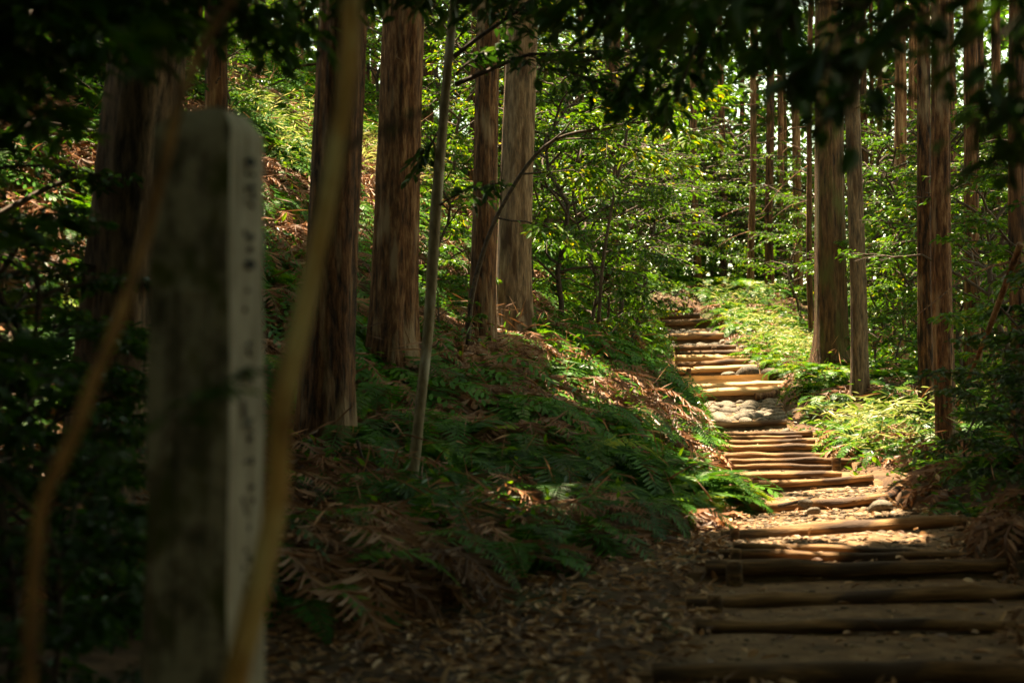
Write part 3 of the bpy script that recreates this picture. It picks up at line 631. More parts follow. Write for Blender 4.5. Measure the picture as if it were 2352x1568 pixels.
# ------------------------------------------------------------------ ferns
def frond(mb, q, p0, az, L, a0, curl, pairs, pl_, pw, var, rough=0, dry=False):
    t = np.linspace(0, 1, 14); phi = a0-curl*t
    r = np.cumsum(np.cos(phi))*L/14; z = np.cumsum(np.sin(phi))*L/14
    h = np.array((math.cos(az), math.sin(az), 0)); sd_ = np.array((-math.sin(az), math.cos(az), 0)); bend = q.normal(0, .12)
    P = np.array(p0)+h*r[:, None]+np.array((0, 0, 1))*z[:, None]+sd_*(bend*L*t**2)[:, None]
    T = nrm(np.gradient(P, axis=0)); Nn = nrm(np.cross(T, sd_[None, :].repeat(14, 0)))*-1
    Nn = np.where(Nn[:, 2:3] < -.2, Nn, Nn)
    # rachis
    w_ = .0035; A = P-sd_*w_; B = P+sd_*w_; V = np.stack([A, B], 1).reshape(-1, 3); i = np.arange(13)*2
    mb.add(V, np.stack([i, i+1, i+3, i+2], -1), var*.6)
    u = np.linspace(.14, .99, pairs)*13; u = np.concatenate([u, u]); k = np.minimum(u.astype(int), 12); f = (u-k)[:, None]
    Pp = P[k]+(P[k+1]-P[k])*f; Tp = T[k]; Np = Nn[k]; sg = np.repeat([1, -1], pairs)[:, None]
    tt = u/13; prof = np.minimum(1, (tt-.05)*4)*(1-tt**1.7)**.75+.06
    D = Tp*(.35+.25*tt[:, None])+sd_*sg+np.array((0, 0, -.35 if dry else -.18))+q.normal(0, .06+rough, (2*pairs, 3))
    V, Q = leaves(Pp, D, Np+q.normal(0, .1+rough, (2*pairs, 3)), pl_*prof*q.uniform(.85, 1.1, 2*pairs), pw*(.6+.4*prof), -.1 if not dry else .35)
    mb.add(V, Q, np.repeat(np.clip(var+q.normal(0, .07, 2*pairs), 0, 1), 6))

def fern_arr(seed, nf, L, pairs, pl_, pw, drape, dry=False):
    """fronds from one crown; +x is downhill, drape 0..1 pulls them that way"""
    q = np.random.default_rng(seed); mb = MB()
    for k in range(nf):
        az = k/nf*6.283+q.normal(0, .3)
        az = math.atan2(math.sin(az), math.cos(az))*(1-drape*.62)
        l = L*q.uniform(.65, 1.15); a0 = q.uniform(.5, 1.25)-(drape*.2); curl = q.uniform(1.3, 2.1)+(drape*.7)+(.7 if dry else 0)
        frond(mb, q, (q.normal(0, .03), q.normal(0, .03), -.02), az, l, a0, curl, pairs, pl_*q.uniform(.85, 1.15), pw, float(np.clip(q.normal(.45 if not dry else .5, .2), 0, 1)), .16 if dry else 0, dry)
    return mb.arr()
FG = [fern_arr(100+s, n_, L, 24, p, .021, dr) for s, (n_, L, p, dr) in enumerate([(8, .62, .15, .5), (9, .75, .17, .6), (7, .55, .13, .3), (8, .85, .19, .75), (6, .5, .12, .7), (10, .6, .14, .1)])]
FD = [fern_arr(140+s, n_, L, 24, p, .017, dr, True) for s, (n_, L, p, dr) in enumerate([(9, .7, .13, .7), (8, .8, .15, .85), (10, .6, .11, .5), (9, .9, .14, .9)])]
FS = [fern_arr(170+s, n_, L, 14, p, .024, dr) for s, (n_, L, p, dr) in enumerate([(9, .38, .1, .4), (10, .45, .11, .2), (8, .5, .12, .6), (12, .35, .085, .3)])]
FMG = [mesh_np('green_fern', *a, M['fern'], False) for a in FG]
FMD = [mesh_np('dead_fern', *a, M['fern_dry'], False) for a in FD]
FMS = [mesh_np('small_fern', *a, M['fern'], False) for a in FS]

# candidate sites over the two banks
def bank_sites(n, xlo, xhi, ylo, yhi, mind):
    x = rng.uniform(xlo, xhi, n); y = rng.uniform(ylo, yhi, n); z = H(x, y); px, py, _ = proj(np.stack([x, y, z], -1))
    ok = (px > -120) & (px < 2470) & (py > -60) & (py < 1640)
    xl, xr = pathx(y); ok &= ~((x > xl-.18) & (x < xr+.15) & (y > 5.5) & (y < 36.5))
    return x[ok], y[ok], z[ok]
TOE = np.array([(-4, 6.2), (-1.6, 7.0), (-.96, 7.3), (-.41, 7.9), (.35, 9.2), (1.0, 10.2), (1.4, 11.0), (1.75, 12.0), (1.8, 13.5)])
def behind_toe(x, y): return y-np.interp(x, TOE[:, 0], TOE[:, 1], right=100)
sites = []
for (n, ylo, yhi, xlo, xhi) in [(1500, 6.4, 14, -6, 2), (1700, 12, 20, -7, 3), (1300, 18, 28, -8, 4), (1000, 26, 40, -9, 4), (600, 8, 16, 2.2, 7), (800, 15, 24, 3, 9), (800, 23, 34, 3.5, 10), (600, 32, 44, 3, 13), (700, 36.6, 44, 2, 7)]:
    x, y, z = bank_sites(n, xlo, xhi, ylo, yhi, 0)
    xl, xr = pathx(y); mid = (xl+xr)/2
    bt = behind_toe(x, y)
    leftok = (x < mid) & ((bt > .05) | ((y > 11) & (x < xl-np.where(y > 22, .5, .2))))
    rightok = ((x > xr+.25) | (y > 36.5)) & (y > 8.2) & ~((np.abs(x-xr-.35) < .12) & (y > 18.5) & (y < 23.5))
    for a, b, c_ in zip(x[leftok | rightok], y[leftok | rightok], z[leftok | rightok]): sites.append((a, b, c_))
sites = np.array(sites); sites = sites[rng.permutation(len(sites))]
e = .25
gxx = (H0(sites[:, 0]+e, sites[:, 1])-H0(sites[:, 0]-e, sites[:, 1]))/(2*e); gyy = (H0(sites[:, 0], sites[:, 1]+e)-H0(sites[:, 0], sites[:, 1]-e))/(2*e)
down = np.arctan2(-gyy, -gxx); slope = np.hypot(gxx, gyy)
xl_, xr_ = pathx(sites[:, 1]); right = sites[:, 0] > (xl_+xr_)/2
dryness = n2(sites[:, 0]*1.0, sites[:, 1]*1.0, 1.4, 9)+.55*rng.normal(size=len(sites))*.5
near_toe = np.clip(1-(sites[:, 1]-9)/5, 0, 1)
isdry = ((dryness+.35*near_toe > .02) & ~right & (sites[:, 1] < 24)) | (right & (rng.random(len(sites)) < .36))
order = np.argsort(sites[:, 1])
cnt = {'g': 0, 'd': 0, 's': 0}; far = MB(); far_d = MB()
LIM = {'g': 200, 'd': 150, 's': 80}
def place_arr(mb, arr, x, y, z, a, s, tilt):
    V, Q, A = arr; c, s_ = math.cos(a), math.sin(a)
    W = V*s; ct, st = math.cos(tilt), math.sin(tilt)
    W = np.stack([W[:, 0]*ct+W[:, 2]*st, W[:, 1], -W[:, 0]*st+W[:, 2]*ct], -1)
    W = np.stack([W[:, 0]*c-W[:, 1]*s_, W[:, 0]*s_+W[:, 1]*c, W[:, 2]], -1)+np.array((x, y, z))
    mb.add(W, Q, A)
FGl = [fern_arr(200+s, 7, L, 13, p, .034, dr) for s, (L, p, dr) in enumerate([(.65, .16, .5), (.75, .18, .6), (.55, .14, .2)])]
FDl = [fern_arr(220+s, 7, L, 13, p, .028, dr, True) for s, (L, p, dr) in enumerate([(.7, .13, .7), (.8, .15, .8)])]
for n_, k in enumerate(order):
    x, y, z = sites[k]; kind = 's' if right[k] else ('d' if isdry[k] else 'g')
    dryR = right[k] and isdry[k]
    tilt = min(slope[k], 1)*.45; a = down[k]+rng.normal(0, .5 if slope[k] > .25 else 2.0); s = rng.uniform(.7, 1.25)*(1.32 if (y < 15 and not right[k]) else 1)
    if right[k] and y > 26: s *= 1.25
    if cnt[kind] < LIM[kind] and not dryR:
        cnt[kind] += 1
        me = {'g': FMG, 'd': FMD, 's': FMS}[kind]; me = me[int(rng.integers(len(me)))]
        o = bpy.data.objects.new({'g': 'green_fern', 'd': 'dead_fern', 's': 'small_fern'}[kind], me); C.objects.link(o)
        o.location = (x, y, z); o.rotation_euler = (0, tilt, a); o.scale = (s, s, s); o.rotation_mode = 'XYZ'
        o.rotation_euler = (Matrix.Rotation(a, 3, 'Z')@Matrix.Rotation(tilt, 3, 'Y')).to_euler()
        if kind == 'g': tag(o, 'green fern with long comb-like fronds hanging down the left bank', 'fern', 'green ferns on the left bank')
        elif kind == 'd': tag(o, 'dead brown fern with curled drooping fronds on the left bank', 'fern', 'dead brown ferns on the left bank')
        else: tag(o, 'small pale green fern beside the right edge of the stairs', 'fern', 'small ferns right of the stairs')
    else:
        if kind == 'd' or dryR: place_arr(far_d, FDl[int(rng.integers(2))], x, y, z, a, s, tilt)
        else: place_arr(far, (FGl if not right[k] else FS)[int(rng.integers(3))], x, y, z, a, s*(1 if not right[k] else 1.2), tilt)
tag(obj('fern_cover', far, M['fern'], smooth=False), 'mass of green ferns covering the slopes farther up', 'ferns', kind='stuff')
tag(obj('dead_fern_cover', far_d, M['fern_dry'], smooth=False), 'mass of dead brown fronds matted between the green ferns', 'ferns', kind='stuff')
TG = [mesh_np('tall_fern', *fern_arr(260+s_, 5, 1.05, 32, .2, .02, .85), M['fern'], False) for s_ in range(3)]
TD = [mesh_np('tall_dead_fern', *fern_arr(270+s_, 6, 1.05, 32, .17, .016, .9, True), M['fern_dry'], False) for s_ in range(3)]
for n_ in range(110):
    y = rng.uniform(7.8, 17); x = rng.uniform(-3.5, 1.9)
    if n_ < 30: y = rng.uniform(7.6, 11); x = rng.uniform(-2, 1.2)
    if behind_toe(np.array([x]), np.array([y]))[0] < .25 or x > pathx(y)[0]-.35: continue
    z = H([x], [y])[0]; gx_ = (H0(x+e, y)-H0(x-e, y))[0]; gy_ = (H0(x, y+e)-H0(x, y-e))[0]; a = math.atan2(-gy_-.12, -gx_+.06)+rng.normal(0, .35); dry = rng.random() < .68
    o = bpy.data.objects.new('tall_dead_fern' if dry else 'tall_fern', (TD if dry else TG)[n_ % 3]); C.objects.link(o); s = rng.uniform(.7, 1.1)
    o.location = (x, y, z+.12); o.scale = (s, s, s); o.rotation_euler = (Matrix.Rotation(a, 3, 'Z')@Matrix.Rotation(.1, 3, 'Y')).to_euler()
    if dry: tag(o, 'long rusty dead fern fronds hanging like combs over the left bank', 'fern', 'long dead ferns on the left bank')
    else: tag(o, 'long single green fern fronds arching out over the left bank', 'fern', 'long green ferns on the left bank')
M['pale'] = leaf_mat('sunlit_pale_grass', [(0, (.08, .14, .03)), (.55, (.2, .26, .09)), (1, (.46, .46, .32))], .4, .04, .4, (1.2, 1.1, .5))  # sunlight on the ferns put into pale blades; dry bamboo grass by the stairs
mb = MB()
for (px, py, d, rr, n_) in [(1800, 780, 28, 1.0, 900), (1745, 735, 31.5, 1.1, 700), (1690, 690, 35.5, 1.0, 500), (2000, 960, 18.2, .7, 500), (2075, 1010, 15.5, .6, 450), (1980, 1060, 15.5, .4, 250), (1850, 830, 26, .6, 300), (650, 220, 20, 1.0, 700), (670, 310, 19.5, .8, 500), (800, 320, 22, .9, 500), (850, 250, 23, 1.0, 500), (1000, 390, 24, .9, 400)]:
    n_ = int(n_*.6); p = at(px, py, d); x = p[0]+rng.normal(0, rr*.6, n_); y = p[1]+rng.normal(0, rr*.6, n_); ok = ~inpath(x, y, .12); x, y = x[ok], y[ok]; k = len(x); z = H(x, y)+rng.random(k)*.42+.05
    a = rng.uniform(0, 6.28, k); D = np.stack([np.cos(a), np.sin(a), rng.uniform(-.5, .5, k)], -1); Nn = np.stack([rng.normal(0, .3, k), rng.normal(0, .3, k), np.ones(k)], -1)
    V, Q = leaves(np.stack([x, y, z], -1), D, Nn, rng.uniform(.1, .26, k), rng.uniform(.012, .03, k)); mb.add(V, Q, np.repeat(rng.random(k), 6))
tag(obj('sunlit_pale_grass', mb, M['pale'], smooth=False), 'pale bamboo grass beside the stairs, and pale blades added where sun whitens the ferns', 'grass', kind='stuff')
# a few larger, fresh ferns that stand out beyond the stairs
for px, py, d, s, lab in [(1640, 640, 37.5, 1.6, 'large bright fern arching above the right side of the stair top'), (1715, 650, 37, 1.7, 'large bright fern just left of the slim pale trunk'), (1745, 620, 39, 1.6, 'tall green fern touching the slim pale trunk'),
                          (1935, 858, 22.5, 1.0, 'bright fern between the thickest cedar and the slim pale cedar'), (1880, 880, 21.5, .8, 'single fern sprouting from bare earth right of the landing'), (1560, 800, 22.5, 1.1, 'big feathery fern leaning over the left edge of the upper steps')]:
    p = at(px, py, d); o = bpy.data.objects.new('large_fern', FMG[5]); C.objects.link(o); o.location = (p[0], p[1], H([p[0]], [p[1]])[0]+(.1 if px == 1560 else 0)); o.scale = (s, s, s); o.rotation_euler = (0, 0, px)
    tag(o, lab, 'fern')

# ------------------------------------------------------------------ ground cover: herbs, litter, moss cushions
mb = MB(); n = 26000
x = np.concatenate([rng.uniform(-7, 3, n), rng.uniform(2, 9, n//2)]); y = np.concatenate([9+rng.random(n)**1.3*26, 10+rng.random(n//2)*27]); z = H(x, y)
ok = ~inpath(x, y, .05) & ((behind_toe(x, y) > .2) | (x > 2)) & (n2(x, y, 2.2, 21) > -.12); x, y, z = x[ok], y[ok], z[ok]; k = len(x)
D = np.stack([rng.normal(0, 1, k), rng.normal(0, 1, k), rng.uniform(-.2, 1.0, k)], -1); Nn = np.stack([rng.normal(0, .5, k), rng.normal(0, .5, k), np.ones(k)], -1)
V, Q = leaves(np.stack([x, y, z+rng.random(k)**2*.38], -1), D, Nn, rng.uniform(.05, .13, k), rng.uniform(.02, .045, k)); mb.add(V, Q, np.repeat(rng.beta(2, 2, k), 6))
tag(obj('ground_herbs', mb, M['shrub'], smooth=False), 'low leafy ground cover among the ferns', 'ground cover', kind='stuff')
mb = MB(); n = 20000
x = rng.uniform(-3.5, 3.6, n); y = 4.8+rng.random(n)*7.5
x2 = rng.uniform(-6, 7, 9000); y2 = 9+rng.random(9000)*22
x = np.concatenate([x, x2]); y = np.concatenate([y, y2])
ok = (~inpath(x, y, -.1) | (rng.random(len(x)) < .06)) & ((x > -1.2-.3*rng.random(len(x))) | (y > 8)); ok &= (y < 9.5) | (rng.random(len(x)) < .6); x, y = x[ok], y[ok]; z = surf(x, y); k = len(x)
D = np.stack([rng.normal(0, 1, k), rng.normal(0, 1, k), rng.normal(0, .25, k)], -1); Nn = np.stack([rng.normal(0, .4, k), rng.normal(0, .4, k), np.ones(k)], -1)
V, Q = leaves(np.stack([x, y, z+.006+rng.random(k)*.03], -1), D, Nn, rng.uniform(.035, .12, k), rng.uniform(.014, .04, k), .2); mb.add(V, Q, np.repeat(rng.random(k), 6))
tag(obj('leaf_litter', mb, M['litter'], smooth=False), 'dead brown leaves littering the ground beside the path', 'leaf litter', kind='stuff')
mb = MB(); n = 3500
x = np.concatenate([rng.uniform(-6, 2.6, n), rng.uniform(3, 8, n//5)]); y = np.concatenate([8+rng.random(n)**1.3*20, 10+rng.random(n//5)*20]); z = H(x, y)
ok = ~inpath(x, y, .1) & ((behind_toe(x, y) > .05) | (x > 2)); x, y, z = x[ok], y[ok], z[ok]; k = len(x)
D = np.stack([rng.normal(.3, .8, k), rng.normal(-.5, .7, k), rng.normal(-.2, .6, k)], -1); Nn = np.stack([rng.normal(0, .5, k), rng.normal(0, .5, k), np.ones(k)], -1)
V, Q = leaves(np.stack([x, y, z+.08+rng.random(k)*.4], -1), D, Nn, rng.uniform(.12, .4, k), rng.uniform(.004, .008, k)); mb.add(V, Q, np.repeat(rng.random(k), 6))
tag(obj('dead_stems', mb, M['fern_dry'], smooth=False), 'thin dead brown stems tangled between the ferns', 'dead stems', kind='stuff')
# fallen sticks and roots
def stick(pts, r, lab, name='fallen_stick', cat='stick', grp=None, mt='twig'):
    P = np.array([at(*p) for p in pts]); t = np.linspace(0, len(P)-1, len(P)*5); k = np.minimum(t.astype(int), len(P)-2); f = (t-k)[:, None]; f = f*f*(3-2*f); Pf = P[k]+(P[k+1]-P[k])*f
    V, Q = tube(Pf, r*np.linspace(1, .45, len(Pf)), 8); m = MB(); m.add(V, Q); o = obj(name, m, M[mt], None, P[0]); tag(o, lab, cat, grp)
stick([(1230, 1400, 7.85), (1290, 1440, 7.4), (1340, 1462, 7.2)], .022, 'dark curved stick lying on the leaf litter left of the stairs')
stick([(1540, 1246, 9.9), (1600, 1262, 9.5), (1655, 1280, 9.0)], .05, 'mossy half buried log at the left end of the gravel landing', 'mossy_log', 'log')
stick([(2200, 1080, 13), (2100, 1110, 12.8), (2040, 1140, 12.1), (2010, 1160, 11.8)], .06, 'bare root snaking over the right bank down to the tilted log', 'tree_root', 'root', None, 'bark_far')
stick([(2280, 1100, 12), (2180, 1120, 12), (2080, 1150, 11.6)], .045, 'lower root running beside the right end of the tilted log', 'tree_root', 'root', None, 'bark_far')
stick([(1735, 911, 22.1), (1770, 908, 22.2), (1790, 893, 22.5), (1812, 870, 23.2)], .06, 'reddish root curling over the right end of the thick log', 'tree_root', 'root', None, 'bark_far')
stick([(1790, 1161, 11.3), (1840, 1150, 11.5), (1870, 1140, 11.6)], .018, 'pale stick lying in the gravel below the tilted log')
stick([(2345, 560, 11), (2270, 760, 11.5), (2200, 930, 13)], .03, 'bare leaning stem slanting across the right hand wood', 'leaning_sapling', 'sapling', None, 'bark_far')
stick([(820, 1010, 10), (840, 1080, 10), (815, 1160, 9.7)], .012, 'thin bare twig standing in the dead ferns left of the sapling')

# ------------------------------------------------------------------ thin broadleaf sapling with overhanging boughs
def px_path(pts): return np.array([at(*p) for p in pts])
def smooth_path(P, m):
    t = np.linspace(0, len(P)-1, m); k = np.clip(t.astype(int), 0, len(P)-2); f = (t-k)[:, None]
    P0 = P[np.maximum(k-1, 0)]; P1 = P[k]; P2 = P[k+1]; P3 = P[np.minimum(k+2, len(P)-1)]
    return .5*(2*P1+(P2-P0)*f+(2*P0-5*P1+4*P2-P3)*f**2+(3*P1-P0-3*P2+P3)*f**3)
def pole_tree(name, pts, wpx0, wpx1, matl, lab, cat, boughs, seed, lf='dark_leaf', L=.1, W=.042, grp=None):
    P = smooth_path(px_path(pts), 30); b = P[0].copy(); r0 = wpx0/F*pts[0][2]*.5; r1 = wpx1/F*pts[-1][2]*.5
    root = empty(name, b); tag(root, lab, cat, grp)
    q = np.random.default_rng(seed); m = MB(); V, Q = tube(P, np.linspace(r0, r1, 30)*(1+.05*noise1(30, 6, seed)), 16, 1+.03*q.normal(size=(30, 16))); m.add(V, Q)
    tr = obj('trunk', m, M[matl], root, b)
    if boughs:
        bark, leaf = MB(), MB()
        for (a, c_, r, nl) in boughs:
            spray(bark, leaf, at(*a), at(*c_), r, nl, L, W, q, .3, .5, 5, .06)
        obj('branch', bark, M['twig'], root, b); obj('foliage', leaf, M[lf], root, b, False)
    return root
pole_tree('sapling', [(938, 1175, 10.3), (958, 1000, 10.4), (985, 740, 10.5), (1000, 500, 10.5), (1020, 250, 10.5), (1042, 0, 10.5), (1062, -260, 10.5), (1090, -520, 10.6)], 28, 18, 'bark_pale',
          'slender crooked sapling leaning between the dark brown cedar and the close pair', 'sapling',
          [((1046, 195, 10.5), (1420, 120, 10.2), .02, 170), ((1044, 130, 10.5), (1330, -60, 10), .02, 260), ((1048, 170, 10.5), (1160, 100, 10.6), .012, 110), ((1010, 300, 10.5), (960, 390, 10.6), .012, 60), ((1300, 150, 10.2), (1640, 130, 9.5), .014, 150),
           ((1060, -100, 10.5), (1500, -20, 9.8), .02, 300), ((1050, -60, 10.5), (820, -90, 10), .02, 200), ((1250, 160, 10.3), (1500, 250, 9.8), .012, 200), ((1000, 480, 10.5), (1150, 420, 10.2), .01, 60)], 5, 'dark_leaf', .11, .045)
pole_tree('sapling', [(1075, 790, 15), (1090, 650, 15.2), (1150, 480, 15.2), (1260, 330, 15.2), (1420, 290, 15), (1560, 270, 15)], 12, 6, 'twig', 'thin dark arching stem in front of the close pair of cedars', 'sapling',
          [((1200, 400, 15.2), (1420, 420, 14.6), .012, 260), ((1300, 320, 15.2), (1560, 380, 14.6), .012, 300), ((1400, 290, 15), (1680, 200, 14.5), .012, 320), ((1260, 330, 15.2), (1450, 210, 14.8), .012, 260), ((1140, 500, 15.2), (1330, 560, 14.8), .012, 200), ((1350, 300, 15), (1600, 310, 14.2), .01, 240)], 8, 'shrub', .1, .042)
pole_tree('sapling', [(1375, 740, 19), (1385, 600, 19), (1410, 450, 19), (1440, 300, 19), (1450, 120, 19)], 9, 5, 'twig', 'thin leafy sapling in front of the half hidden pale trunk', 'sapling',
          [((1390, 560, 19), (1540, 600, 18.4), .01, 260), ((1400, 500, 19), (1250, 560, 18.4), .01, 260), ((1410, 430, 19), (1580, 450, 18.5), .01, 280), ((1430, 330, 19), (1300, 330, 18.5), .01, 260), ((1445, 250, 19), (1600, 220, 18.5), .01, 260), ((1380, 650, 19), (1500, 690, 18.6), .01, 180)], 9, 'shrub', .085, .04)
# ------------------------------------------------------------------ the two blurred poles close to the lens, and the stone post
pole_tree('leaning_pole_tree', [(505, 1700, 2.35), (560, 1480, 2.35), (630, 1180, 2.38), (645, 950, 2.4), (690, 740, 2.42), (745, 500, 2.45), (795, 200, 2.5), (805, 0, 2.5), (815, -260, 2.5), (830, -500, 2.55)], 58, 40, 'bark_pole',
          'slanting yellowish bare sapling right of the stone post, out of focus', 'sapling', [((797, 340, 2.47), (1000, 240, 2.6), .007, 0)], 31, 'dark_leaf', .02, .01)
pole_tree('leaning_pole_tree', [(60, 1800, 2.1), (68, 1500, 2.12), (84, 1260, 2.15), (98, 1150, 2.16), (175, 985, 2.18), (208, 890, 2.2), (285, 700, 2.25), (335, 540, 2.3), (375, 380, 2.3), (415, 230, 2.35), (470, 100, 2.4), (560, -60, 2.4), (640, -300, 2.5)], 40, 20, 'bark_pole_dark',
          'bent brown bare sapling left of the stone post, out of focus', 'sapling', [((410, 240, 2.35), (372, 90, 2.3), .008, 0)], 32)

pole_tree('seedling', [(330, 1780, 2.75), (345, 1300, 2.75), (385, 950, 2.75)], 8, 4, 'twig', 'small dark leafy seedling in front of the stone post, out of focus', 'seedling',
          [((380, 950, 2.75), (570, 850, 2.72), .003, 26), ((360, 1100, 2.75), (250, 1040, 2.7), .003, 16), ((370, 1020, 2.75), (480, 900, 2.7), .003, 16)], 34, 'dark_leaf', .05, .022)

def stone_post():
    d = 3.25; al = R(21.0)
    edge_t = at(533, 300, d); xr0 = edge_t[0]; z_sh = at(533, 300, d)[2]; z_top = at(533, 237, d)[2]; zg = H([xr0], [d])[0]-.3
    fw, sw = .208, .172
    base = np.array((xr0, d, zg)); root = empty('stone_waymarker', (xr0, d, H([xr0], [d])[0])); tag(root, 'weathered square stone waymarker post with black brush writing on its lit right side', 'stone post')
    f = np.array((-math.cos(al), -.0+math.sin(al)*-1*-.35, 0)); f = nrm(np.array((-math.cos(al), math.sin(al)*.35, 0)))   # along the front face, to the left
    s = nrm(np.array((.315, .95, 0)))                                                                                        # along the side face, away from us
    n_f = nrm(np.cross(f, (0, 0, 1.0))); n_f = n_f if n_f[1] < 0 else -n_f
    n_s = nrm(np.cross(s, (0, 0, 1.0))); n_s = n_s if n_s[0] > 0 else -n_s
    o0 = np.array((xr0, d, 0.0)); q = np.random.default_rng(3)
    def P(u, v, z): return o0+f*u+s*v+np.array((0, 0, z))
    def inset(z): # slight batter, rounded pyramidal cap
        base_t = (z_sh-z)*.0
        return 0
    # the shaft: rows of a square section, shrinking above the shoulder
    zs = list(np.linspace(zg, z_sh-.02, 26))+list(np.linspace(z_sh, z_top, 9))
    m = MB(); ring = []
    per = 40
    for z in zs:
        t = max(0, (z-z_sh)/(z_top-z_sh)); ins = .010+.045*t**1.6+.028*(t > .95); grow = .014*(1-min(1, (z-zg)/(z_sh-zg)))
        a0, a1, b0, b1 = -grow+ins*.7, fw+grow-ins*1.6, -grow+ins*.5, sw+grow-ins
        row = []
        for e_ in range(4):
            for k in range(10):
                w_ = k/10
                u, v = [(a0+(a1-a0)*w_, b0), (a1, b0+(b1-b0)*w_), (a1+(a0-a1)*w_, b1), (a0, b1+(b0-b1)*w_)][e_]
                jit = .0006
                row.append(P(u, v, z)+q.normal(0, jit, 3)+(f*.0025*math.sin(z*9+e_*2+k*.5)+s*.002*math.sin(z*14+e_+k*.7))*(1 if z < z_sh-.1 else .4))
        ring.append(row)
    V = np.array(ring); nr_ = len(zs); i, j = np.meshgrid(np.arange(nr_-1), np.arange(per), indexing='ij')
    Qa = np.stack([i*per+j, i*per+(j+1) % per, (i+1)*per+(j+1) % per, (i+1)*per+j], -1)
    V = V.reshape(-1, 3); b_ = (nr_-1)*per
    cap = np.array([(b_+(per-k) % per, b_+k+1, b_+k+2, b_+per-k-1) for k in range(per//2-1)])
    Qs = Qa.reshape(-1, 4); seg = j.ravel()
    side = (seg >= 30)
    orig = np.array((xr0, d, H([xr0], [d])[0]))
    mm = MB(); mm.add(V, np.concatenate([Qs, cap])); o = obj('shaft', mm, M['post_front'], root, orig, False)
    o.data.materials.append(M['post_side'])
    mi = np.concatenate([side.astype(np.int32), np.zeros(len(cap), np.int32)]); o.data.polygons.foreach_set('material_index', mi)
    # sunk writing panel on the front: a raised border round a darker field
    def slab(u0, u1, z0, z1, off, thick, mt, nm, face='f'):
        if face == 'f': A = [P(u0, 0, z0)+n_f*off, P(u1, 0, z0)+n_f*off, P(u1, 0, z1)+n_f*off, P(u0, 0, z1)+n_f*off]; nn = n_f
        B = [a+nn*thick for a in A]; V_ = np.array(A+B); Q_ = np.array([(0, 1, 2, 3), (4, 7, 6, 5), (0, 4, 5, 1), (1, 5, 6, 2), (2, 6, 7, 3), (3, 7, 4, 0)]); k_ = MB(); k_.add(V_, Q_); obj(nm, k_, M[mt], root, orig, False)
    zp = at(450, 665, d)[2]
    slab(.048, .058, zg+.1, zp, -.004, .011, 'post_front', 'panel_border'); slab(.122, .132, zg+.1, zp, -.004, .011, 'post_front', 'panel_border'); slab(.0581, .1219, zp-.012, zp, -.004, .011, 'post_front', 'panel_border')
    # brush strokes on the side: polylines (x px, y px) with widths in px
    ST = [([(566, 376), (576, 372), (584, 378)], 9, 1), ([(575, 366), (577, 380)], 8, 1), ([(570, 393), (568, 404)], 4, 0), ([(580, 398), (583, 406)], 4, 0), ([(572, 426), (584, 432)], 5, 1), ([(566, 428), (567, 444)], 3, 0), ([(580, 440), (583, 458)], 3, 0), ([(563, 462), (572, 458)], 3, 0), ([(576, 466), (581, 478)], 3, 0),
          ([(564, 527), (566, 541)], 3, 0), ([(572, 548), (582, 543)], 7, 1), ([(577, 536), (578, 552)], 6, 1), ([(575, 580), (579, 567)], 7, 1), ([(566, 611), (576, 604), (586, 611)], 8, 1), ([(568, 611), (584, 610)], 8, 1), ([(568, 664), (576, 669)], 5, 0), ([(565, 706), (567, 717)], 4, 0),
          ([(571, 796), (580, 785)], 6, 0), ([(573, 803), (577, 817)], 4, 0), ([(584, 846), (573, 843), (563, 855), (573, 863), (584, 879)], 5, 0), ([(564, 920), (566, 962)], 4, 0), ([(585, 960), (574, 972), (562, 982)], 5, 0), ([(578, 984), (584, 990)], 5, 0), ([(574, 1003), (581, 1010)], 6, 1), ([(563, 1063), (584, 1056)], 4, 0), ([(582, 1050), (583, 1066)], 4, 1),
          ([(573, 1120), (586, 1117)], 5, 1), ([(580, 1151), (588, 1148)], 6, 1), ([(562, 1140), (568, 1165), (574, 1185)], 4, 0), ([(576, 1203), (578, 1218)], 5, 0), ([(568, 1256), (572, 1268)], 5, 1), ([(571, 1284), (583, 1281)], 7, 1), ([(565, 1297), (567, 1310)], 5, 1), ([(571, 1324), (584, 1320)], 5, 1), ([(565, 1344), (569, 1358), (577, 1352), (582, 1334)], 4, 0)]
    def side_pt(px, py):
        v = (px-536)/(612-536)*sw*.98; p = P(0, v, 0); z = at(px, py, p[1])[2]
        return p, z
    for n_, (pts, w_, dk) in enumerate(ST):
        C_ = []
        for (a, b) in pts:
            p, z = side_pt(a, b); C_.append(np.array((p[0], p[1], z)))
        C_ = smooth_path(np.array(C_), 7) if len(C_) > 2 else np.array([C_[0]+(C_[1]-C_[0])*t for t in np.linspace(0, 1, 5)])
        T = nrm(np.gradient(C_, axis=0)); Sd = np.cross(T, n_s); hw = (w_*(2.2 if dk else 1.7)/F*d*.5)*np.sin(np.linspace(.35, 2.9, len(C_)))[:, None]*1.1
        off = n_s*(.0035+.0004*(n_ % 3)); A, B = C_-Sd*hw+off, C_+Sd*hw+off; V_ = np.stack([A, B, A-n_s*.006, B-n_s*.006], 1).reshape(-1, 3); i = np.arange(len(C_)-1)*4
        k_ = MB(); k_.add(V_, np.concatenate([np.stack([i, i+1, i+5, i+4], -1), np.stack([i, i+4, i+6, i+2], -1), np.stack([i+1, i+3, i+7, i+5], -1)]))
        obj('brush_stroke', k_, M['ink' if dk else 'ink_faded'], root, orig, False)
stone_post()

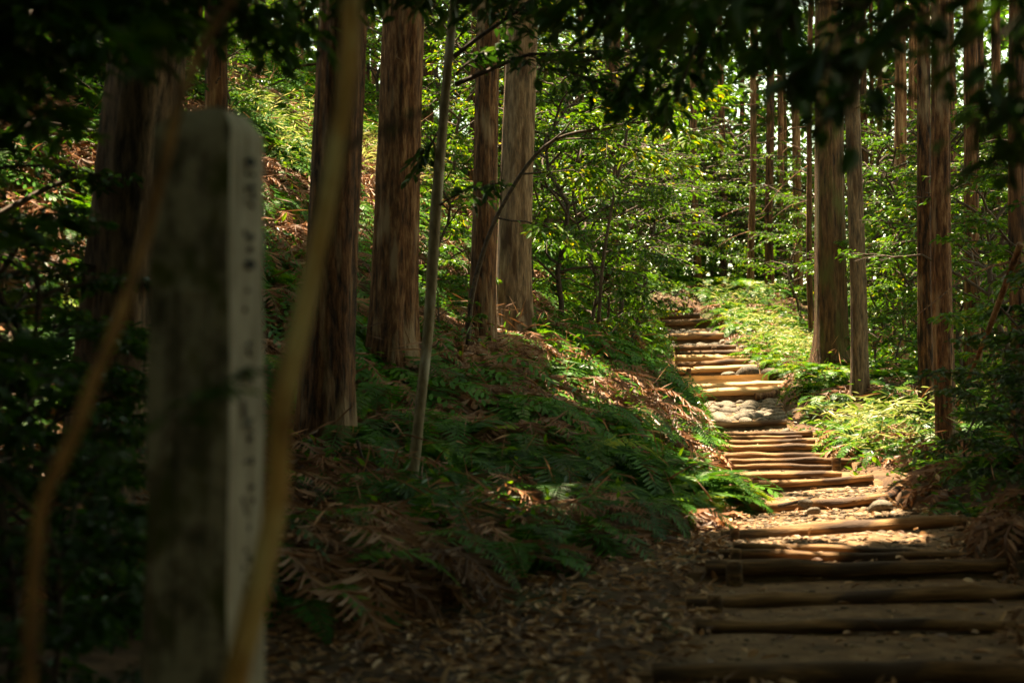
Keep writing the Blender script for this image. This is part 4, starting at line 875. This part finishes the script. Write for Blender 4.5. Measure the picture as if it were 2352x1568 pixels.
# ------------------------------------------------------------------ dark boughs hanging into the top of the picture from trees beside the camera
def overhang(lab, trunk_pts, w0, boughs, seed, L, W, droop=.5):
    P = smooth_path(px_path(trunk_pts), 24); b = P[0].copy(); q = np.random.default_rng(seed)
    root = empty('overhanging_tree', b); tag(root, lab, 'tree')
    m = MB(); V, Q = tube(P, np.linspace(w0, w0*.5, 24), 12, 1+.04*q.normal(size=(24, 12))); m.add(V, Q); obj('trunk', m, M['twig'], root, b)
    bark, leaf = MB(), MB()
    for (a, c_, r, nl) in boughs: spray(bark, leaf, at(*a), at(*c_), r, nl, L, W, q, droop, .55, 5, .04)
    obj('branch', bark, M['twig'], root, b); obj('foliage', leaf, M['dark_leaf'], root, b, False)
overhang('black leafy boughs hanging into the upper right, close and out of focus', [(2900, 1500, 3.4), (2880, 600, 3.4), (2840, -300, 3.4), (2800, -1200, 3.4)], .08,
         [((2850, -150, 3.4), (2000, 60, 3.6), .012, 150), ((2000, 40, 3.6), (1780, 230, 3.5), .008, 26), ((2050, 60, 3.6), (1930, 260, 3.4), .008, 24), ((2100, 60, 3.6), (1900, 150, 3.6), .008, 50), ((2000, 20, 3.6), (1600, 0, 3.7), .008, 80), ((2300, 60, 3.4), (2260, 330, 3.3), .006, 18), ((2860, -400, 3.4), (1700, -150, 3.8), .014, 170),
          ((2860, 100, 3.4), (2330, 200, 3.4), .008, 70), ((1750, -100, 3.8), (1450, 20, 4), .006, 70), ((2870, 300, 3.4), (2330, 330, 3.5), .006, 40)], 41, .1, .042)
overhang('dark leafy boughs filling the top edge in the middle of the picture', [(2620, 1500, 6), (2640, 600, 6), (2600, -400, 6), (2500, -1000, 6)], .09,
         [((2560, -500, 6), (1500, 40, 6.4), .02, 230), ((1600, -60, 6.4), (1250, 60, 6.6), .012, 110), ((1900, -160, 6.3), (1750, 130, 6.2), .012, 150), ((1700, -40, 6.4), (1560, 200, 6.4), .01, 80), ((2100, -200, 6.2), (1950, 90, 6), .012, 150), ((1500, -60, 6.4), (1100, -30, 6.8), .012, 140), ((1560, 60, 6.4), (1430, 230, 6.5), .008, 90), ((1400, -150, 6.5), (900, -40, 6.8), .012, 200), ((1100, -120, 6.6), (640, 10, 6.8), .012, 180), ((1700, -120, 6.4), (1300, 10, 6.5), .012, 150), ((2100, -160, 6.2), (1650, 10, 6.3), .012, 160), ((2250, -200, 6.2), (2050, 20, 6.2), .012, 150)], 42, .1, .045)  # left-hand boughs added to darken the tops of the cedars
overhang('black leafy boughs shading the upper left corner', [(-500, 1500, 4.2), (-520, 600, 4.2), (-480, -300, 4.2), (-400, -1000, 4.2)], .08,
         [((-480, -400, 4.2), (330, 0, 4.6), .014, 700), ((-490, 0, 4.2), (200, 120, 4.4), .012, 600), ((-490, -200, 4.2), (250, 60, 4.3), .012, 500), ((-490, 300, 4.2), (120, 250, 4.4), .012, 300), ((0, -200, 4.4), (620, -60, 5), .012, 300), ((300, -60, 4.8), (680, 70, 5.2), .008, 180), ((-490, 700, 4.2), (60, 480, 4.4), .01, 220), ((-480, 1100, 4.2), (40, 760, 4.3), .01, 220)], 43, .09, .04)

# ------------------------------------------------------------------ unseen canopy put in to shade the scene, and the far trees
mb = MB()
def canopy(n, xlo, xhi, ylo, yhi, zlo, zhi, L, W, thr):
    x = rng.uniform(xlo, xhi, n); y = rng.uniform(ylo, yhi, n); h = rng.uniform(zlo, zhi, n); ok = n2(x+h*.3, y-h*.2, .9, 31) > thr
    x, y, h = x[ok], y[ok], h[ok]; P = np.stack([x, y, np.minimum(H0(x, y), 9)+h], -1)
    px, py, dd = proj(P); vis = (px > -150) & (px < 2500) & (py > -80) & (py < 1600) & (dd > .5)
    keep = ~sun_open(P, .25) & ~vis; P = P[keep]; k = len(P)
    D = np.stack([rng.normal(0, 1, k), rng.normal(0, 1, k), rng.normal(-.2, .4, k)], -1); Nn = np.stack([rng.normal(0, .35, k), rng.normal(0, .35, k), np.ones(k)], -1)
    V, Q = leaves(P, D, Nn, L*rng.uniform(.6, 1.3, k), W*rng.uniform(.7, 1.3, k), .1); mb.add(V, Q, np.repeat(rng.random(k), 6))
canopy(11000, -14, 14, -14, 9, 4.5, 9, .55, .36, -.6)
canopy(6500, -14, 16, 9, 24, 8, 14, .55, .34, -.2)
canopy(4500, -14, 18, 26, 58, 11, 17, .7, .42, -.05)
canopy(9000, -14, 14, -14, -5, .2, 6, .5, .35, -.5)  # unseen leaf wall added behind the camera to hold back sky light
canopy(3500, 2.2, 6, -4, 5, 1.2, 5, .4, .28, -.9)  # this and the next: unseen foliage added beside the camera to darken the corners
canopy(3500, -6, -1.6, -4, 3.6, .3, 5, .4, .28, -.9)
canopy(4500, -7, -1.2, 1, 9, 4, 8, .5, .3, -.9)
canopy(5000, 5, 12, -5, 9, .2, 6, .5, .35, -.4)
canopy(5000, -13, -5, -5, 6, .2, 6, .5, .35, -.4)
def shade(n, plo, phi, ylo, yhi, dlo, dhi, hlo, hhi):
    """leaf clumps over a place that lies in the shade"""
    d = rng.uniform(dlo, dhi, n); x = (rng.uniform(plo, phi, n)-1176)/F*d; z = H0(x, d); S_ = np.stack([x, d, z], -1)
    py = proj(S_)[1]; S_ = S_[(py > ylo) & (py < yhi)]; t = rng.uniform(hlo, hhi, len(S_)); P = S_+t[:, None]*SV
    px, py, dd = proj(P); vis = (px > -100) & (px < 2450) & (py > -60) & (py < 1600)
    P = P[~sun_open(P, .25) & ~vis]; k = len(P)
    D = np.stack([rng.normal(0, 1, k), rng.normal(0, 1, k), rng.normal(-.2, .4, k)], -1); Nn = np.stack([rng.normal(0, .3, k), rng.normal(0, .3, k), np.ones(k)], -1)
    V, Q = leaves(P, D, Nn, .5*rng.uniform(.6, 1.3, k), .33*rng.uniform(.7, 1.3, k), .1); mb.add(V, Q, np.repeat(rng.random(k), 6))
shade(5000, 500, 1560, 640, 1500, 8, 20, 8, 12)
shade(4000, 300, 2450, 1150, 3000, 3, 10, 7, 10)
shade(1800, 0, 900, 1150, 6000, 1.9, 4, 3.5, 6.5)
shade(1500, 2080, 2500, 900, 1500, 8, 16, 8, 12)
shade(2500, 1900, 2500, 1180, 2500, 4, 11, 6, 9)
tag(obj('shading_canopy', mb, M['cedar'], smooth=False), 'unseen leafy canopy of the surrounding wood, added to shade the scene', 'canopy', kind='stuff')
mb = MB(); n = 52000
x = rng.uniform(-16, 34, n); y = rng.uniform(48, 68, n); h = rng.uniform(0, 1, n)**1.05*19; cl = n2(x*1.0, h*1.4+y*.4, 1.1, 44); ok = (cl > np.where(x < 8, -.3, -.2)) | ((h < 5) & (cl > -.4))
x3 = np.concatenate([rng.uniform(-16, 8, 16000), rng.uniform(8, 26, 14000)]); y3 = np.concatenate([rng.uniform(40, 48, 16000), rng.uniform(46, 54, 14000)]); h3 = np.concatenate([rng.uniform(.5, 12, 16000), rng.uniform(.5, 17, 14000)]); ok3 = n2(x3, h3*1.3+y3*.5, 1.2, 45) > .0
x, y, h = np.concatenate([x[ok], x3[ok3]]), np.concatenate([y[ok], y3[ok3]]), np.concatenate([h[ok], h3[ok3]])
P = np.stack([x, y, H0(x, y)+h], -1); P = P[~sun_open(P)]; k = len(P); q = rng
D = np.stack([q.normal(0, 1, k), q.normal(0, 1, k), q.normal(-.4, .5, k)], -1); Nn = np.stack([q.normal(0, .5, k), q.normal(0, .5, k), np.ones(k)], -1)
V, Q = leaves(P, D, Nn, q.uniform(.25, .55, k), q.uniform(.12, .26, k)); mb.add(V, Q, np.repeat(q.beta(2, 2, k), 6))
tag(obj('far_wood', mb, M['shrub'], smooth=False), 'far leafy wood showing between the trunks', 'trees', kind='stuff')
